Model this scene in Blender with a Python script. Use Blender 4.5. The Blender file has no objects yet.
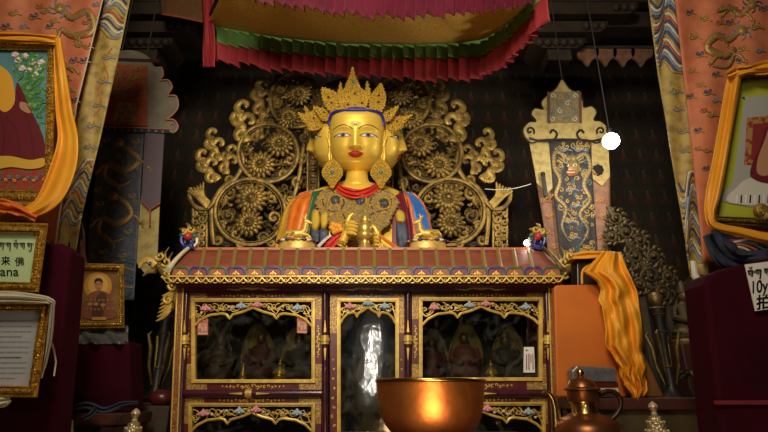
import bpy, math, random
from mathutils import Vector, Matrix
random.seed(11)
PI = math.pi
sc = bpy.context.scene
COL = sc.collection
# ------------------------------------------------------------------ camera
F = 500.0; PITCH = math.radians(19.5); CZ = 1.4
SP, CP = math.sin(PITCH), math.cos(PITCH)
cam = bpy.data.cameras.new('camera'); cam.lens = F/768*36; cam.sensor_width = 36; cam.clip_start = .05
camo = bpy.data.objects.new('camera', cam); COL.objects.link(camo)
camo.location = (0, 0, CZ); camo.rotation_euler = (PI/2+PITCH, 0, 0); sc.camera = camo

def P(px, py, Y):
    u = (px-384)/F; v = (216-py)/F
    t = Y/(CP-v*SP)
    return Vector((u*t, Y, CZ+(SP+v*CP)*t))
def S(py, Y):                       # metres per pixel at that place
    v = (216-py)/F
    return Y/(CP-v*SP)/F

# ------------------------------------------------------------------ materials
MATS = {}
def mat(name, base, rough=.5, metal=0., var=None, bump=None, emit=None, sheen=0, coat=0, alpha=None):
    """var=(colour2, scale, lo, hi, kind)  bump=(scale, strength, kind)"""
    if name in MATS: return MATS[name]
    m = bpy.data.materials.new(name); m.use_nodes = True
    nt = m.node_tree; b = nt.nodes['Principled BSDF']; L = nt.links
    b.inputs['Base Color'].default_value = (*base, 1)
    b.inputs['Roughness'].default_value = rough; b.inputs['Metallic'].default_value = metal
    if rough >= .85: b.inputs['Specular IOR Level'].default_value = .08
    if sheen: b.inputs['Sheen Weight'].default_value = sheen; b.inputs['Sheen Roughness'].default_value = .4
    if coat: b.inputs['Coat Weight'].default_value = coat; b.inputs['Coat Roughness'].default_value = .12
    tc = nt.nodes.new('ShaderNodeTexCoord')
    def tex(kind, scale):
        if kind == 'voronoi':
            t = nt.nodes.new('ShaderNodeTexVoronoi'); t.inputs['Scale'].default_value = scale; o = t.outputs['Distance']
        elif kind == 'wave':
            t = nt.nodes.new('ShaderNodeTexWave'); t.inputs['Scale'].default_value = scale; t.inputs['Distortion'].default_value = 6; o = t.outputs['Fac']
        elif kind == 'vine':
            t = nt.nodes.new('ShaderNodeTexNoise'); t.inputs['Scale'].default_value = scale; t.inputs['Distortion'].default_value = 1.2
            t.inputs['Detail'].default_value = 0
            q = nt.nodes.new('ShaderNodeMath'); q.operation = 'PINGPONG'; q.inputs[1].default_value = .07; L.new(t.outputs['Fac'], q.inputs[0])
            r = nt.nodes.new('ShaderNodeMath'); r.operation = 'MULTIPLY'; r.inputs[1].default_value = 14; L.new(q.outputs[0], r.inputs[0])
            L.new(tc.outputs['Object'], t.inputs['Vector']); return r.outputs[0]
        else:
            t = nt.nodes.new('ShaderNodeTexNoise'); t.inputs['Scale'].default_value = scale; t.inputs['Detail'].default_value = 5; o = t.outputs['Fac']
        L.new(tc.outputs['Object'], t.inputs['Vector']); return o
    if var:
        c2, s, lo, hi = var[:4]; kind = var[4] if len(var) > 4 else 'noise'
        mr = nt.nodes.new('ShaderNodeMapRange'); mr.inputs['From Min'].default_value = lo; mr.inputs['From Max'].default_value = hi
        L.new(tex(kind, s), mr.inputs['Value'])
        mx = nt.nodes.new('ShaderNodeMix'); mx.data_type = 'RGBA'
        mx.inputs['A'].default_value = (*base, 1); mx.inputs['B'].default_value = (*c2, 1)
        L.new(mr.outputs['Result'], mx.inputs['Factor']); L.new(mx.outputs['Result'], b.inputs['Base Color'])
    if bump:
        bp = nt.nodes.new('ShaderNodeBump'); bp.inputs['Strength'].default_value = bump[1]
        bp.inputs['Distance'].default_value = bump[3] if len(bump) > 3 else .01
        L.new(tex(bump[2], bump[0]), bp.inputs['Height']); L.new(bp.outputs['Normal'], b.inputs['Normal'])
    if emit:
        b.inputs['Emission Color'].default_value = (*emit[0], 1); b.inputs['Emission Strength'].default_value = emit[1]
    MATS[name] = m; return m

GOLD = mat('statue_gold', (.90, .60, .085), .42, .35, bump=(6, .05, 'noise'))
FIL = mat('filigree_gold', (.95, .64, .09), .40, .35, var=((.55, .32, .04), 260, .25, .8, 'voronoi'), bump=(260, 1, 'voronoi', .006))
CAPEG = mat('cape_gold', (.84, .64, .29), .40, .35, var=((.36, .23, .08), 190, .2, .65, 'voronoi'), bump=(190, 1, 'voronoi', .008))
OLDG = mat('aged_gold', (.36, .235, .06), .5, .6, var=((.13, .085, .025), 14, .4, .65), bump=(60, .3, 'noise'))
DIMG = mat('dimmed_gilt', (.085, .058, .02), .55, .5, var=((.035, .025, .012), 18, .4, .65))  # darker copy of the aged gold: weak light on the carvings put into colour
LITG = mat('lit_aged_gold', (.50, .34, .085), .45, .55, var=((.24, .155, .04), 14, .4, .65), bump=(60, .3, 'noise'))  # paler copy of the aged gold: light on outer scrolls and wing painted in
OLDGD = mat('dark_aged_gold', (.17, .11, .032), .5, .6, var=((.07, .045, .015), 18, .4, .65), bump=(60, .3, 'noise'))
BRASS = mat('brass', (.62, .43, .15), .25, 1, bump=(20, .08, 'noise'))
COPPER = mat('copper', (.82, .31, .09), .40, .9, var=((.50, .17, .05), 9, .4, .7), bump=(38, .12, 'noise'))
GILT = mat('gilt_wood', (.66, .42, .08), .35, .7, var=((.30, .17, .03), 90, .45, .65), bump=(150, .5, 'voronoi', .004))
GOLDP = mat('gold_paint', (.72, .49, .11), .42, .3, var=((.50, .31, .06), 40, .4, .7))
DIAPER = mat('gold_diaper_on_lacquer', (.62, .42, .11), .45, .2, var=((.26, .12, .03), 190, .3, .55, 'voronoi'))
VINE = mat('gold_vine_on_red_lacquer', (.17, .026, .016), .38, 0, var=((.52, .32, .08), 62, .60, .8, 'vine'))
LACQ = mat('dark_red_lacquer', (.13, .018, .013), .32, 0, var=((.08, .012, .012), 20, .4, .7), coat=.3)
PURP = mat('purple_brown_lacquer', (.062, .012, .022), .25, 0, var=((.035, .008, .016), 25, .4, .7), coat=.5)
ROOFR = mat('terracotta_red_roof', (.26, .07, .034), .6, 0, var=((.21, .052, .027), 25, .4, .7))
RIDGE = mat('orange_brown_ridge', (.42, .13, .045), .45)
BLUEP = mat('deep_blue_paint', (.018, .03, .17), .45); GREENP = mat('dark_green_paint', (.03, .09, .05), .45)
PALEPK = mat('pale_pink_paint', (.72, .34, .38), .5); PALEBL = mat('pale_blue_paint', (.42, .52, .62), .5)
PINKP = mat('pink_paint', (.66, .10, .18), .5); SKYP = mat('light_blue_paint', (.18, .30, .45), .5)
CREAMP = mat('cream_paint', (.70, .62, .42), .5); REDP = mat('red_paint', (.45, .03, .03), .35); WHITEP = mat('white_paint', (.72, .70, .64), .5)
BLACKP = mat('black_paint', (.012, .011, .010), .5)
VELVET = mat('wine_velvet', (.040, .0025, .010), .9, 0, var=((.024, .002, .006), 6, .35, .7))
NAVY = mat('navy_cloth', (.016, .02, .045), .8, 0, var=((.03, .035, .07), 8, .4, .7))
SAFF = mat('saffron_silk', (.78, .35, .022), .5, 0, var=((.70, .27, .012), 5, .4, .65), bump=(28, .12, 'noise'))
ORNG = mat('orange_satin', (.78, .20, .012), .45, 0, var=((.62, .12, .01), 18, .4, .65), sheen=.2)
YELO = mat('yellow_satin', (.80, .46, .05), .45, 0, var=((.65, .34, .03), 18, .4, .65))
BLUS = mat('bright_blue_satin', (.015, .15, .58), .4, 0, var=((.15, .33, .62), 30, .62, .72), sheen=.2)
OCOP = mat('dull_copper', (.34, .12, .045), .36, .85, var=((.20, .08, .035), 12, .4, .7))
GRNS = mat('green_satin', (.02, .13, .06), .5); MARS = mat('maroon_satin', (.16, .01, .03), .5)
GREYS = mat('slate_satin', (.11, .13, .19), .5, 0, var=((.06, .07, .12), 30, .4, .6)); YPET = mat('mustard_satin', (.62, .42, .05), .5)
REDS = mat('red_silk', (.60, .035, .025), .45, 0, bump=(60, .3, 'noise'))
CANR = mat('canopy_red', (.33, .022, .030), .7, 0, var=((.25, .015, .025), 9, .4, .7)); CANP = mat('canopy_crimson', (.15, .008, .030), .7, 0, var=((.10, .006, .022), 9, .4, .7))
CANG = mat('canopy_green', (.13, .27, .07), .7, 0, var=((.09, .20, .05), 9, .4, .7))
CANY = mat('canopy_gold_brocade', (.95, .62, .13), .55, 0, var=((.75, .45, .07), 22, .45, .6, 'vine'))
WOOD = mat('old_dark_timber', (.052, .034, .022), .7, 0, var=((.025, .017, .012), 7, .35, .7), bump=(30, .3, 'noise'))
WOODR = mat('dark_red_timber', (.070, .020, .013), .5, 0, var=((.04, .012, .01), 9, .35, .7))
PLAST = mat('sooty_plaster', (.045, .035, .028), .9, 0, var=((.025, .02, .016), 3, .35, .7))
FLAG = mat('flagstone', (.10, .085, .07), .7, 0, var=((.06, .05, .04), 4, .35, .7))
BROCO = mat('orange_brocade', (.60, .19, .09), .65, 0, var=((.50, .14, .065), 16, .4, .65), bump=(300, .1, 'noise'))
BROCY = mat('olive_gold_brocade', (.40, .29, .075), .6, 0, var=((.24, .16, .05), 22, .45, .65), bump=(300, .1, 'noise'))
BROCBG = mat('navy_gold_brocade', (.010, .013, .026), .7, 0, var=((.12, .08, .024), 46, .7, .95, 'vine'))
BROCB = mat('navy_brocade', (.065, .075, .115), .6, 0, var=((.11, .125, .17), 30, .45, .7))
BROCR = mat('red_brocade', (.40, .085, .035), .65, 0, var=((.28, .06, .03), 20, .4, .65))
BROCC = mat('cream_gold_brocade', (.46, .36, .13), .6, 0, var=((.32, .24, .09), 26, .45, .65))
BROCPK = mat('worn_pink_brocade', (.28, .13, .075), .7, 0, var=((.15, .085, .05), 18, .4, .65))
BEIGE = mat('grey_beige_cloth', (.21, .185, .14), .8, 0, var=((.15, .13, .10), 10, .4, .65)); PURC = mat('dusty_purple_cloth', (.12, .09, .12), .8)
THG = mat('gold_thread', (.50, .34, .09), .45, .4); THD = mat('dull_gold_thread', (.40, .26, .075), .5, .3); THB = mat('blue_thread', (.045, .065, .15), .6); THW = mat('pale_thread', (.55, .52, .42), .6)
THR = mat('rust_thread', (.42, .09, .04), .6); THGR = mat('teal_thread', (.06, .14, .13), .6); THLB = mat('light_blue_thread', (.17, .24, .36), .6)
SEQ = mat('sequined_copper_cloth', (.20, .09, .035), .45, .4, var=((.48, .28, .10), 160, .55, .75), bump=(160, .6, 'voronoi', .004))
KHATA = mat('ivory_khata_silk', (.62, .58, .46), .5, 0, var=((.52, .47, .36), 9, .4, .65), sheen=.2)
ORBOX = mat('orange_cloth_cover', (.56, .145, .009), .6, 0, var=((.47, .11, .008), 5, .4, .65))
TIN = mat('dull_tin', (.30, .31, .33), .4, .7, var=((.22, .22, .23), 30, .4, .6))
GREYC = mat('grey_plastic_wrap', (.12, .125, .12), .35, 0, var=((.07, .07, .07), 14, .35, .7), bump=(30, .4, 'noise'))
PAPER = mat('white_paper', (.72, .71, .70), .7); PAPG = mat('grey_document_paper', (.36, .37, .41), .6); CARDG = mat('pale_green_card', (.46, .60, .32), .6); INK = mat('black_ink', (.012, .012, .014), .6)
LEAF = mat('green_leaf', (.05, .12, .05), .5, 0, var=((.025, .06, .025), 12, .4, .65))
SKIN = mat('painted_skin', (.42, .22, .12), .6); ROBE = mat('painted_maroon_robe', (.125, .006, .014), .6); ROBY = mat('painted_yellow_shirt', (.72, .36, .03), .6); TEALB = mat('painted_teal_backdrop', (.10, .26, .30), .6, 0, var=((.06, .17, .22), 5, .4, .65))
CARP = mat('painted_red_carpet', (.34, .03, .02), .6, 0, var=((.10, .12, .05), 60, .5, .6)); SEPI = mat('painted_sepia', (.13, .055, .016), .6, 0, var=((.20, .09, .02), 9, .4, .6)); SEPG = mat('painted_amber_glow', (.42, .20, .03), .6)
FOLG = mat('painted_foliage', (.06, .20, .04), .6, 0, var=((.16, .36, .10), 40, .5, .6)); MATYG = mat('yellow_green_mount', (.36, .38, .03), .55)
GREYPH = mat('photo_grey_backdrop', (.33, .33, .33), .6); FURW = mat('photo_white_cloth', (.55, .53, .50), .7)

def glass_mat():
    m = bpy.data.materials.new('old_cabinet_glass'); m.use_nodes = True
    nt = m.node_tree; nt.nodes.clear(); L = nt.links
    out = nt.nodes.new('ShaderNodeOutputMaterial'); mx = nt.nodes.new('ShaderNodeMixShader')
    tr = nt.nodes.new('ShaderNodeBsdfTransparent'); tr.inputs['Color'].default_value = (.80, .80, .76, 1)
    gl = nt.nodes.new('ShaderNodeBsdfGlossy'); gl.inputs['Roughness'].default_value = .06
    fr = nt.nodes.new('ShaderNodeFresnel'); fr.inputs['IOR'].default_value = 1.6
    tc = nt.nodes.new('ShaderNodeTexCoord'); n = nt.nodes.new('ShaderNodeTexNoise'); n.inputs['Scale'].default_value = 20; n.inputs['Detail'].default_value = 3
    bp = nt.nodes.new('ShaderNodeBump'); bp.inputs['Strength'].default_value = .15; bp.inputs['Distance'].default_value = .004
    L.new(tc.outputs['Object'], n.inputs['Vector']); L.new(n.outputs['Fac'], bp.inputs['Height'])
    L.new(bp.outputs['Normal'], gl.inputs['Normal'])
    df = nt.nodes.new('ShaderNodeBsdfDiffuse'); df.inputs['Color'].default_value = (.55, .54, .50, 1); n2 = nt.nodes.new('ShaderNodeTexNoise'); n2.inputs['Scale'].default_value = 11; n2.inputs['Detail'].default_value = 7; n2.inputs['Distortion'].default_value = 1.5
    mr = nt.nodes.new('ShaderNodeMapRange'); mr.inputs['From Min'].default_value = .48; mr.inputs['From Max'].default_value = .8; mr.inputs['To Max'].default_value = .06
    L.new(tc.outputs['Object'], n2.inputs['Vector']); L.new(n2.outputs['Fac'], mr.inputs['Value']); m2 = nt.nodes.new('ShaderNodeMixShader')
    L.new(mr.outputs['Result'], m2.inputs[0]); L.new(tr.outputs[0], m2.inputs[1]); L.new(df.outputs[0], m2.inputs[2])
    L.new(fr.outputs[0], mx.inputs[0]); L.new(m2.outputs[0], mx.inputs[1]); L.new(gl.outputs[0], mx.inputs[2]); L.new(mx.outputs[0], out.inputs[0])
    return m
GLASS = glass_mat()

def mural_mat():
    """dark wall painted with rows of small haloed seated figures"""
    m = bpy.data.materials.new('thousand_figure_mural'); m.use_nodes = True
    nt = m.node_tree; b = nt.nodes['Principled BSDF']; L = nt.links; b.inputs['Roughness'].default_value = .85
    tc = nt.nodes.new('ShaderNodeTexCoord')
    def math_(op, a, bb=None):
        n = nt.nodes.new('ShaderNodeMath'); n.operation = op
        for i, v in enumerate((a, bb)):
            if v is None: continue
            if isinstance(v, (int, float)): n.inputs[i].default_value = v
            else: L.new(v, n.inputs[i])
        return n.outputs[0]
    sx = nt.nodes.new('ShaderNodeSeparateXYZ'); L.new(tc.outputs['Object'], sx.inputs[0])
    u = math_('SUBTRACT', math_('FRACT', math_('MULTIPLY', sx.outputs['X'], 6.2)), .5)
    v = math_('SUBTRACT', math_('FRACT', math_('MULTIPLY', sx.outputs['Z'], 4.6)), .5)
    def ell(cx, cy, rx, ry):
        a = math_('POWER', math_('DIVIDE', math_('SUBTRACT', u, cx), rx), 2); c = math_('POWER', math_('DIVIDE', math_('SUBTRACT', v, cy), ry), 2)
        return math_('LESS_THAN', math_('ADD', a, c), 1)
    col = None
    cur = (.030, .020, .014, 1)
    for mask, c in ((ell(0, .02, .42, .44), (.055, .030, .015, 1)), (ell(0, .02, .36, .38), (.022, .024, .020, 1)), (ell(0, -.16, .26, .16), (.075, .022, .014, 1)), (ell(0, .03, .12, .17), (.085, .05, .02, 1)), (ell(0, .22, .08, .09), (.10, .07, .03, 1))):
        mx = nt.nodes.new('ShaderNodeMix'); mx.data_type = 'RGBA'
        L.new(mask, mx.inputs['Factor'])
        if col is None: mx.inputs['A'].default_value = cur
        else: L.new(col, mx.inputs['A'])
        mx.inputs['B'].default_value = c; col = mx.outputs['Result']
    n = nt.nodes.new('ShaderNodeTexNoise'); n.inputs['Scale'].default_value = 3; L.new(tc.outputs['Object'], n.inputs['Vector'])
    mx = nt.nodes.new('ShaderNodeMix'); mx.data_type = 'RGBA'; mx.blend_type = 'MULTIPLY'; mx.inputs['Factor'].default_value = .6
    L.new(col, mx.inputs['A']); L.new(n.outputs['Fac'], mx.inputs['B']); L.new(mx.outputs['Result'], b.inputs['Base Color'])
    return m
MURAL = mural_mat()

# ------------------------------------------------------------------ mesh builder
ORG = {}
def rootloc(o):
    while o.parent is not None: o = o.parent
    return ORG[o.name]
def tag(o, label=None, cat=None, group=None, kind=None):
    for k, v in (('label', label), ('category', cat), ('group', group), ('kind', kind)):
        if v: o[k] = v
    return o
def thing(name, label, cat, loc, group=None):
    o = bpy.data.objects.new(name, None); o.empty_display_size = .05; COL.objects.link(o)
    o.location = loc; ORG[o.name] = Vector(loc)
    return tag(o, label, cat, group)
class MB:
    def __init__(s): s.v = []; s.f = []; s.mi = []; s.mats = []
    def mx(s, m):
        if m not in s.mats: s.mats.append(m)
        return s.mats.index(m)
    def add(s, vs, fs, m):
        b = len(s.v); k = s.mx(m); s.v += [Vector(v) for v in vs]
        for f in fs: s.f.append(tuple(b+i for i in f)); s.mi.append(k)
    def box(s, c, size, m, rz=0, rx=0):
        c = Vector(c); h = [x/2 for x in size]; R = Matrix.Rotation(rz, 3, 'Z') @ Matrix.Rotation(rx, 3, 'X')
        vs = [c+R @ Vector((x*h[0], y*h[1], z*h[2])) for x in (-1, 1) for y in (-1, 1) for z in (-1, 1)]
        s.add(vs, [(0, 1, 3, 2), (4, 6, 7, 5), (0, 4, 5, 1), (2, 3, 7, 6), (0, 2, 6, 4), (1, 5, 7, 3)], m)
    def tube(s, pts, r, m, n=8, flat=1.0, caps=True):
        pts = [Vector(p) for p in pts]; N = len(pts)
        rs = r if isinstance(r, (list, tuple)) else [r]*N
        vs = []; fs = []; up = None
        for i, p in enumerate(pts):
            d = (pts[min(i+1, N-1)]-pts[max(i-1, 0)])
            if d.length < 1e-9: d = Vector((0, 0, 1))
            d.normalize()
            if up is None:
                a = Vector((0, 1, 0)) if abs(d.y) < .9 else Vector((1, 0, 0))
            else: a = up
            a = a-d*a.dot(d)
            if a.length < 1e-6: a = d.orthogonal()
            a.normalize(); up = a; b = d.cross(a)
            for k in range(n):
                t = 2*PI*k/n; vs.append(p+(a*math.cos(t)*flat+b*math.sin(t))*rs[i])
        for i in range(N-1):
            for k in range(n): fs.append((i*n+k, i*n+(k+1) % n, (i+1)*n+(k+1) % n, (i+1)*n+k))
        if caps: fs += [tuple(range(n-1, -1, -1)), tuple((N-1)*n+k for k in range(n))]
        s.add(vs, fs, m)
    def lathe(s, prof, c, m, n=32, sy=1.0, R=None):
        c = Vector(c); vs = []; fs = []
        for r, z in prof:
            for k in range(n):
                t = 2*PI*k/n; q = Vector((r*math.cos(t), r*math.sin(t)*sy, z)); vs.append(c+(R @ q if R else q))
        for i in range(len(prof)-1):
            for k in range(n): fs.append((i*n+k, i*n+(k+1) % n, (i+1)*n+(k+1) % n, (i+1)*n+k))
        if prof[0][0] > 1e-6: fs.append(tuple(range(n-1, -1, -1)))
        if prof[-1][0] > 1e-6: fs.append(tuple((len(prof)-1)*n+k for k in range(n)))
        s.add(vs, fs, m)
    def ball(s, c, r, m, nu=12, nv=8, R=None):
        r = (r, r, r) if isinstance(r, (int, float)) else r; c = Vector(c); vs = []; fs = []
        for j in range(nv+1):
            p = PI*j/nv
            for i in range(nu):
                t = 2*PI*i/nu; q = Vector((r[0]*math.sin(p)*math.cos(t), r[1]*math.sin(p)*math.sin(t), r[2]*math.cos(p))); vs.append(c+(R @ q if R else q))
        for j in range(nv):
            for i in range(nu): fs.append((j*nu+i, (j+1)*nu+i, (j+1)*nu+(i+1) % nu, j*nu+(i+1) % nu))
        s.add(vs, fs, m)
    def plate(s, pts, Y, t, m):                 # outline in the frame, front at Y, solid back to Y+t
        f = [P(x, y, Y) for x, y in pts]; b = [v+Vector((0, t, 0)) for v in f]; n = len(f)
        s.add(f+b, [tuple(range(n)), tuple(range(2*n-1, n-1, -1))]+[(i, i+n, (i+1) % n+n, (i+1) % n) for i in range(n)], m)
    def rect(s, x0, y0, x1, y1, Y, t, m): s.plate([(x0, y0), (x1, y0), (x1, y1), (x0, y1)], Y, t, m)
    def grid(s, fn, nu, nv, m, cu=False):       # fn(i/nu, j/nv); m may be a function of (a, b)
        w = nu if cu else nu+1; vs = [fn(i/nu, j/nv) for j in range(nv+1) for i in range(w)]
        if callable(m):
            g = {}
            for j in range(nv):
                for i in range(nu): g.setdefault(m((i+.5)/nu, (j+.5)/nv).name, []).append((j*w+i, j*w+(i+1) % w, (j+1)*w+(i+1) % w, (j+1)*w+i))
            b = len(s.v); s.v += [Vector(v) for v in vs]
            for k, fs in g.items():
                q = s.mx(bpy.data.materials[k])
                for f in fs: s.f.append(tuple(b+i for i in f)); s.mi.append(q)
        else:
            s.add(vs, [(j*w+i, j*w+(i+1) % w, (j+1)*w+(i+1) % w, (j+1)*w+i) for j in range(nv) for i in range(nu)], m)
    def ptube(s, pts, Y, r, m, n=6, flat=.6):   # tube along a frame-space line, radius in frame units
        Yf = Y if callable(Y) else (lambda x, y: Y)
        k = S(pts[len(pts)//2][1], Yf(*pts[len(pts)//2]))
        s.tube([P(x, y, Yf(x, y)) for x, y in pts], [q*k for q in r] if isinstance(r, (list, tuple)) else r*k, m, n, flat)
    def build(s, name, parent=None, smooth=40, bevel=0, solid=0, subd=0, at=None, label=None, local=False):
        me = bpy.data.meshes.new(name)
        if local: o0 = Vector((0, 0, 0))
        elif parent is not None: o0 = rootloc(parent)
        elif at is not None: o0 = Vector(at)
        else:
            o0 = Vector(((min(v.x for v in s.v)+max(v.x for v in s.v))/2, (min(v.y for v in s.v)+max(v.y for v in s.v))/2, min(v.z for v in s.v)))
        me.from_pydata([tuple(v-o0) for v in s.v], [], s.f)
        for m in s.mats: me.materials.append(m)
        me.polygons.foreach_set('material_index', s.mi)
        me.update()
        if smooth: me.shade_smooth(); me.set_sharp_from_angle(angle=math.radians(smooth))
        o = bpy.data.objects.new(name, me); COL.objects.link(o)
        if parent is not None: o.parent = parent
        else: o.location = o0; ORG[o.name] = o0
        if bevel:
            b = o.modifiers.new('edge', 'BEVEL'); b.width = bevel; b.segments = 2; b.limit_method = 'ANGLE'; b.angle_limit = math.radians(50)
        if solid: q = o.modifiers.new('cloth', 'SOLIDIFY'); q.thickness = solid; q.offset = 0
        if subd: q = o.modifiers.new('smooth', 'SUBSURF'); q.levels = q.render_levels = subd
        if label: o['label'] = label
        return o
def copy_tree(o, parent=None):
    c = o.copy(); COL.objects.link(c); c.parent = parent
    if parent is None: ORG[c.name] = Vector(c.location)
    for ch in list(o.children): copy_tree(ch, c)
    return c
def lerp(tab, x):                               # piecewise linear table
    if x <= tab[0][0]: return tab[0][1]
    for (a, p), (b, q) in zip(tab, tab[1:]):
        if x <= b: return p+(q-p)*(x-a)/(b-a)
    return tab[-1][1]
def spline(pts, n=8, closed=False):
    N = len(pts); out = []; D = len(pts[0])
    for i in range(N if closed else N-1):
        g = (lambda k: pts[k % N]) if closed else (lambda k: pts[max(0, min(N-1, k))])
        p0, p1, p2, p3 = g(i-1), g(i), g(i+1), g(i+2)
        for j in range(n):
            t = j/n
            out.append(tuple(.5*(2*p1[d]+(p2[d]-p0[d])*t+(2*p0[d]-5*p1[d]+4*p2[d]-p3[d])*t*t+(3*p1[d]-p0[d]-3*p2[d]+p3[d])*t**3) for d in range(D)))
    if not closed: out.append(tuple(pts[-1]))
    return out
def spiral(cx, cy, r0, r1, a0, turns, n=22):
    return [(cx+(r0+(r1-r0)*i/n)*math.cos(a0+2*PI*turns*i/n), cy+(r0+(r1-r0)*i/n)*math.sin(a0+2*PI*turns*i/n)) for i in range(n+1)]
def circ(cx, cy, rx, ry=None, n=24, a0=0):
    ry = ry or rx
    return [(cx+rx*math.cos(a0+2*PI*i/n), cy+ry*math.sin(a0+2*PI*i/n)) for i in range(n)]
def ribbon(mb, pts, w, Y, m, lift=.002):        # flat embroidered line lying on a cloth at Y
    ws = w if isinstance(w, (list, tuple)) else [w]*len(pts); L = []; R = []
    Yf = Y if callable(Y) else (lambda x, y: Y)
    for i, (x, y) in enumerate(pts):
        a = pts[max(0, i-1)]; b = pts[min(len(pts)-1, i+1)]; dx, dy = b[0]-a[0], b[1]-a[1]; l = math.hypot(dx, dy) or 1
        nx, ny = -dy/l*ws[i]/2, dx/l*ws[i]/2
        L.append(P(x+nx, y+ny, Yf(x, y)-lift)); R.append(P(x-nx, y-ny, Yf(x, y)-lift))
    n = len(pts); mb.add(L+R, [(i, i+1, n+i+1, n+i) for i in range(n-1)], m)
def patch(mb, pts, Y, m, lift=.001): mb.add([P(x, y, (Y(x, y) if callable(Y) else Y)-lift) for x, y in pts], [tuple(range(len(pts)))], m)
def cloth_strip(mb, pts, m, nf=2.5, amp=.012, nu=16, n=8, seed=0, edge=None):
    """hanging/draped cloth along pts = [(px, py, width, Y)]"""
    rnd = random.Random(seed); ph = [rnd.uniform(0, 6) for _ in range(4)]
    q = spline(pts, n); N = len(q)-1
    def fn(a, b):
        i = b*N; k = min(int(i), N-1); t = i-k
        p = [q[k][d]*(1-t)+q[k+1][d]*t for d in range(4)]
        k0 = max(k-1, 0); k1 = min(k+2, N); dx, dy = q[k1][0]-q[k0][0], q[k1][1]-q[k0][1]; l = math.hypot(dx, dy) or 1
        w = p[2]*(1+.06*math.sin(b*14+ph[3])); x = p[0]-dy/l*w*(a-.5); y = p[1]+dx/l*w*(a-.5)
        d = amp*(math.sin(2*PI*nf*a+ph[0]+1.2*math.sin(b*5+ph[1]))+.45*math.sin(2*PI*nf*2.1*a+ph[2]+b*3))
        return P(x, y, p[3]-d)
    mb.grid(fn, nu, N, m)
def text(mb, body, x, y, size, Y, m, slant=0, wid=1.0, bold=.0):
    cu = bpy.data.curves.new('lettering', 'FONT'); cu.body = body; cu.size = 1
    o = bpy.data.objects.new('lettering', cu); COL.objects.link(o)
    bpy.context.view_layer.update()
    me = o.evaluated_get(bpy.context.evaluated_depsgraph_get()).to_mesh()
    vs = [P(x+(v.co.x*wid)*size, y-v.co.y*size+slant*v.co.x*size, Y) for v in me.vertices]; fs = [tuple(p.vertices) for p in me.polygons]
    if bold:
        for dx, dy in ((bold*size, 0), (0, bold*size), (bold*size, bold*size)): mb.add([P(x+(v.co.x*wid)*size+dx, y-v.co.y*size+slant*v.co.x*size+dy, Y-.0001) for v in me.vertices], fs, m)
    mb.add(vs, fs, m); o.to_mesh_clear(); bpy.data.objects.remove(o)
def tibetan(mb, x, y, n, w, Y, m, slant=0, seed=1, lw=.9):
    """a line of Tibetan syllables: head stroke, hooked legs, vowel hooks, dots"""
    r = random.Random(seed)
    for i in range(n):
        x0 = x+i*w; y0 = y+slant*(i*w); h = w*.9
        ribbon(mb, [(x0, y0), (x0+w*.72, y0)], lw, Y, m)
        k = r.randint(0, 3); leg = r.uniform(.7, 1.3)
        ribbon(mb, [(x0+w*.62, y0), (x0+w*.60, y0+h*.55*leg), (x0+w*.52, y0+h*leg)], lw*.9, Y, m)
        ribbon(mb, [(x0+w*.2, y0), (x0+w*.12, y0+h*.35), (x0+w*.3, y0+h*.5), (x0+w*.42, y0+h*.25)], lw*.8, Y, m)
        if k == 0: ribbon(mb, [(x0+w*.2, y0-h*.5), (x0+w*.4, y0-h*.3), (x0+w*.55, y0-h*.6)], lw*.7, Y, m)
        if k == 1: ribbon(mb, [(x0+w*.2, y0+h*1.0), (x0+w*.35, y0+h*1.25), (x0+w*.55, y0+h*1.05)], lw*.7, Y, m)
        if k != 2: patch(mb, [(x0+w*.78, y0-.2*lw), (x0+w*.78+lw, y0-.2*lw), (x0+w*.78+lw, y0+lw), (x0+w*.78, y0+lw)], Y, m, .002)
# ================================================================== THE ROOM
def struct(name, mb, **k):
    o = mb.build(name, **k); o['kind'] = 'structure'; return o
b = MB(); b.box((0, .1, -.05), (6.6, 8.8, .1), FLAG); struct('floor', b, smooth=0)
b = MB(); b.box((0, .1, 5.75), (6.6, 8.8, .1), WOOD)
for i in range(9): b.box((0, -3.6+i*1.0, 5.62), (6.4, .14, .16), WOOD)
struct('ceiling', b, smooth=0)
b = MB(); b.box((0, 4.45, 2.85), (6.6, .1, 5.7), MURAL); struct('wall_back', b, smooth=0, at=(0, 0, 0))
b = MB(); b.box((-3.25, .1, 2.85), (.1, 8.6, 5.7), PLAST); struct('wall_left', b, smooth=0)
b = MB(); b.box((3.25, .1, 2.85), (.1, 8.6, 5.7), PLAST); struct('wall_right', b, smooth=0)
b = MB()
for c, s_ in (((-1.95, -4.25, 2.85), (2.6, .1, 5.7)), ((1.75, -4.25, 2.85), (3.0, .1, 5.7)), ((-.2, -4.25, 4.35), (.9, .1, 2.7))): b.box(c, s_, PLAST)
struct('wall_front', b, smooth=0)
b = MB()
for x in (-.65, .25): b.box((x, -4.25, 1.5), (.1, .16, 3.0), WOODR)
b.box((-.2, -4.25, 3.0), (1.0, .16, .12), WOODR); struct('door_1', b, smooth=0)

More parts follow.
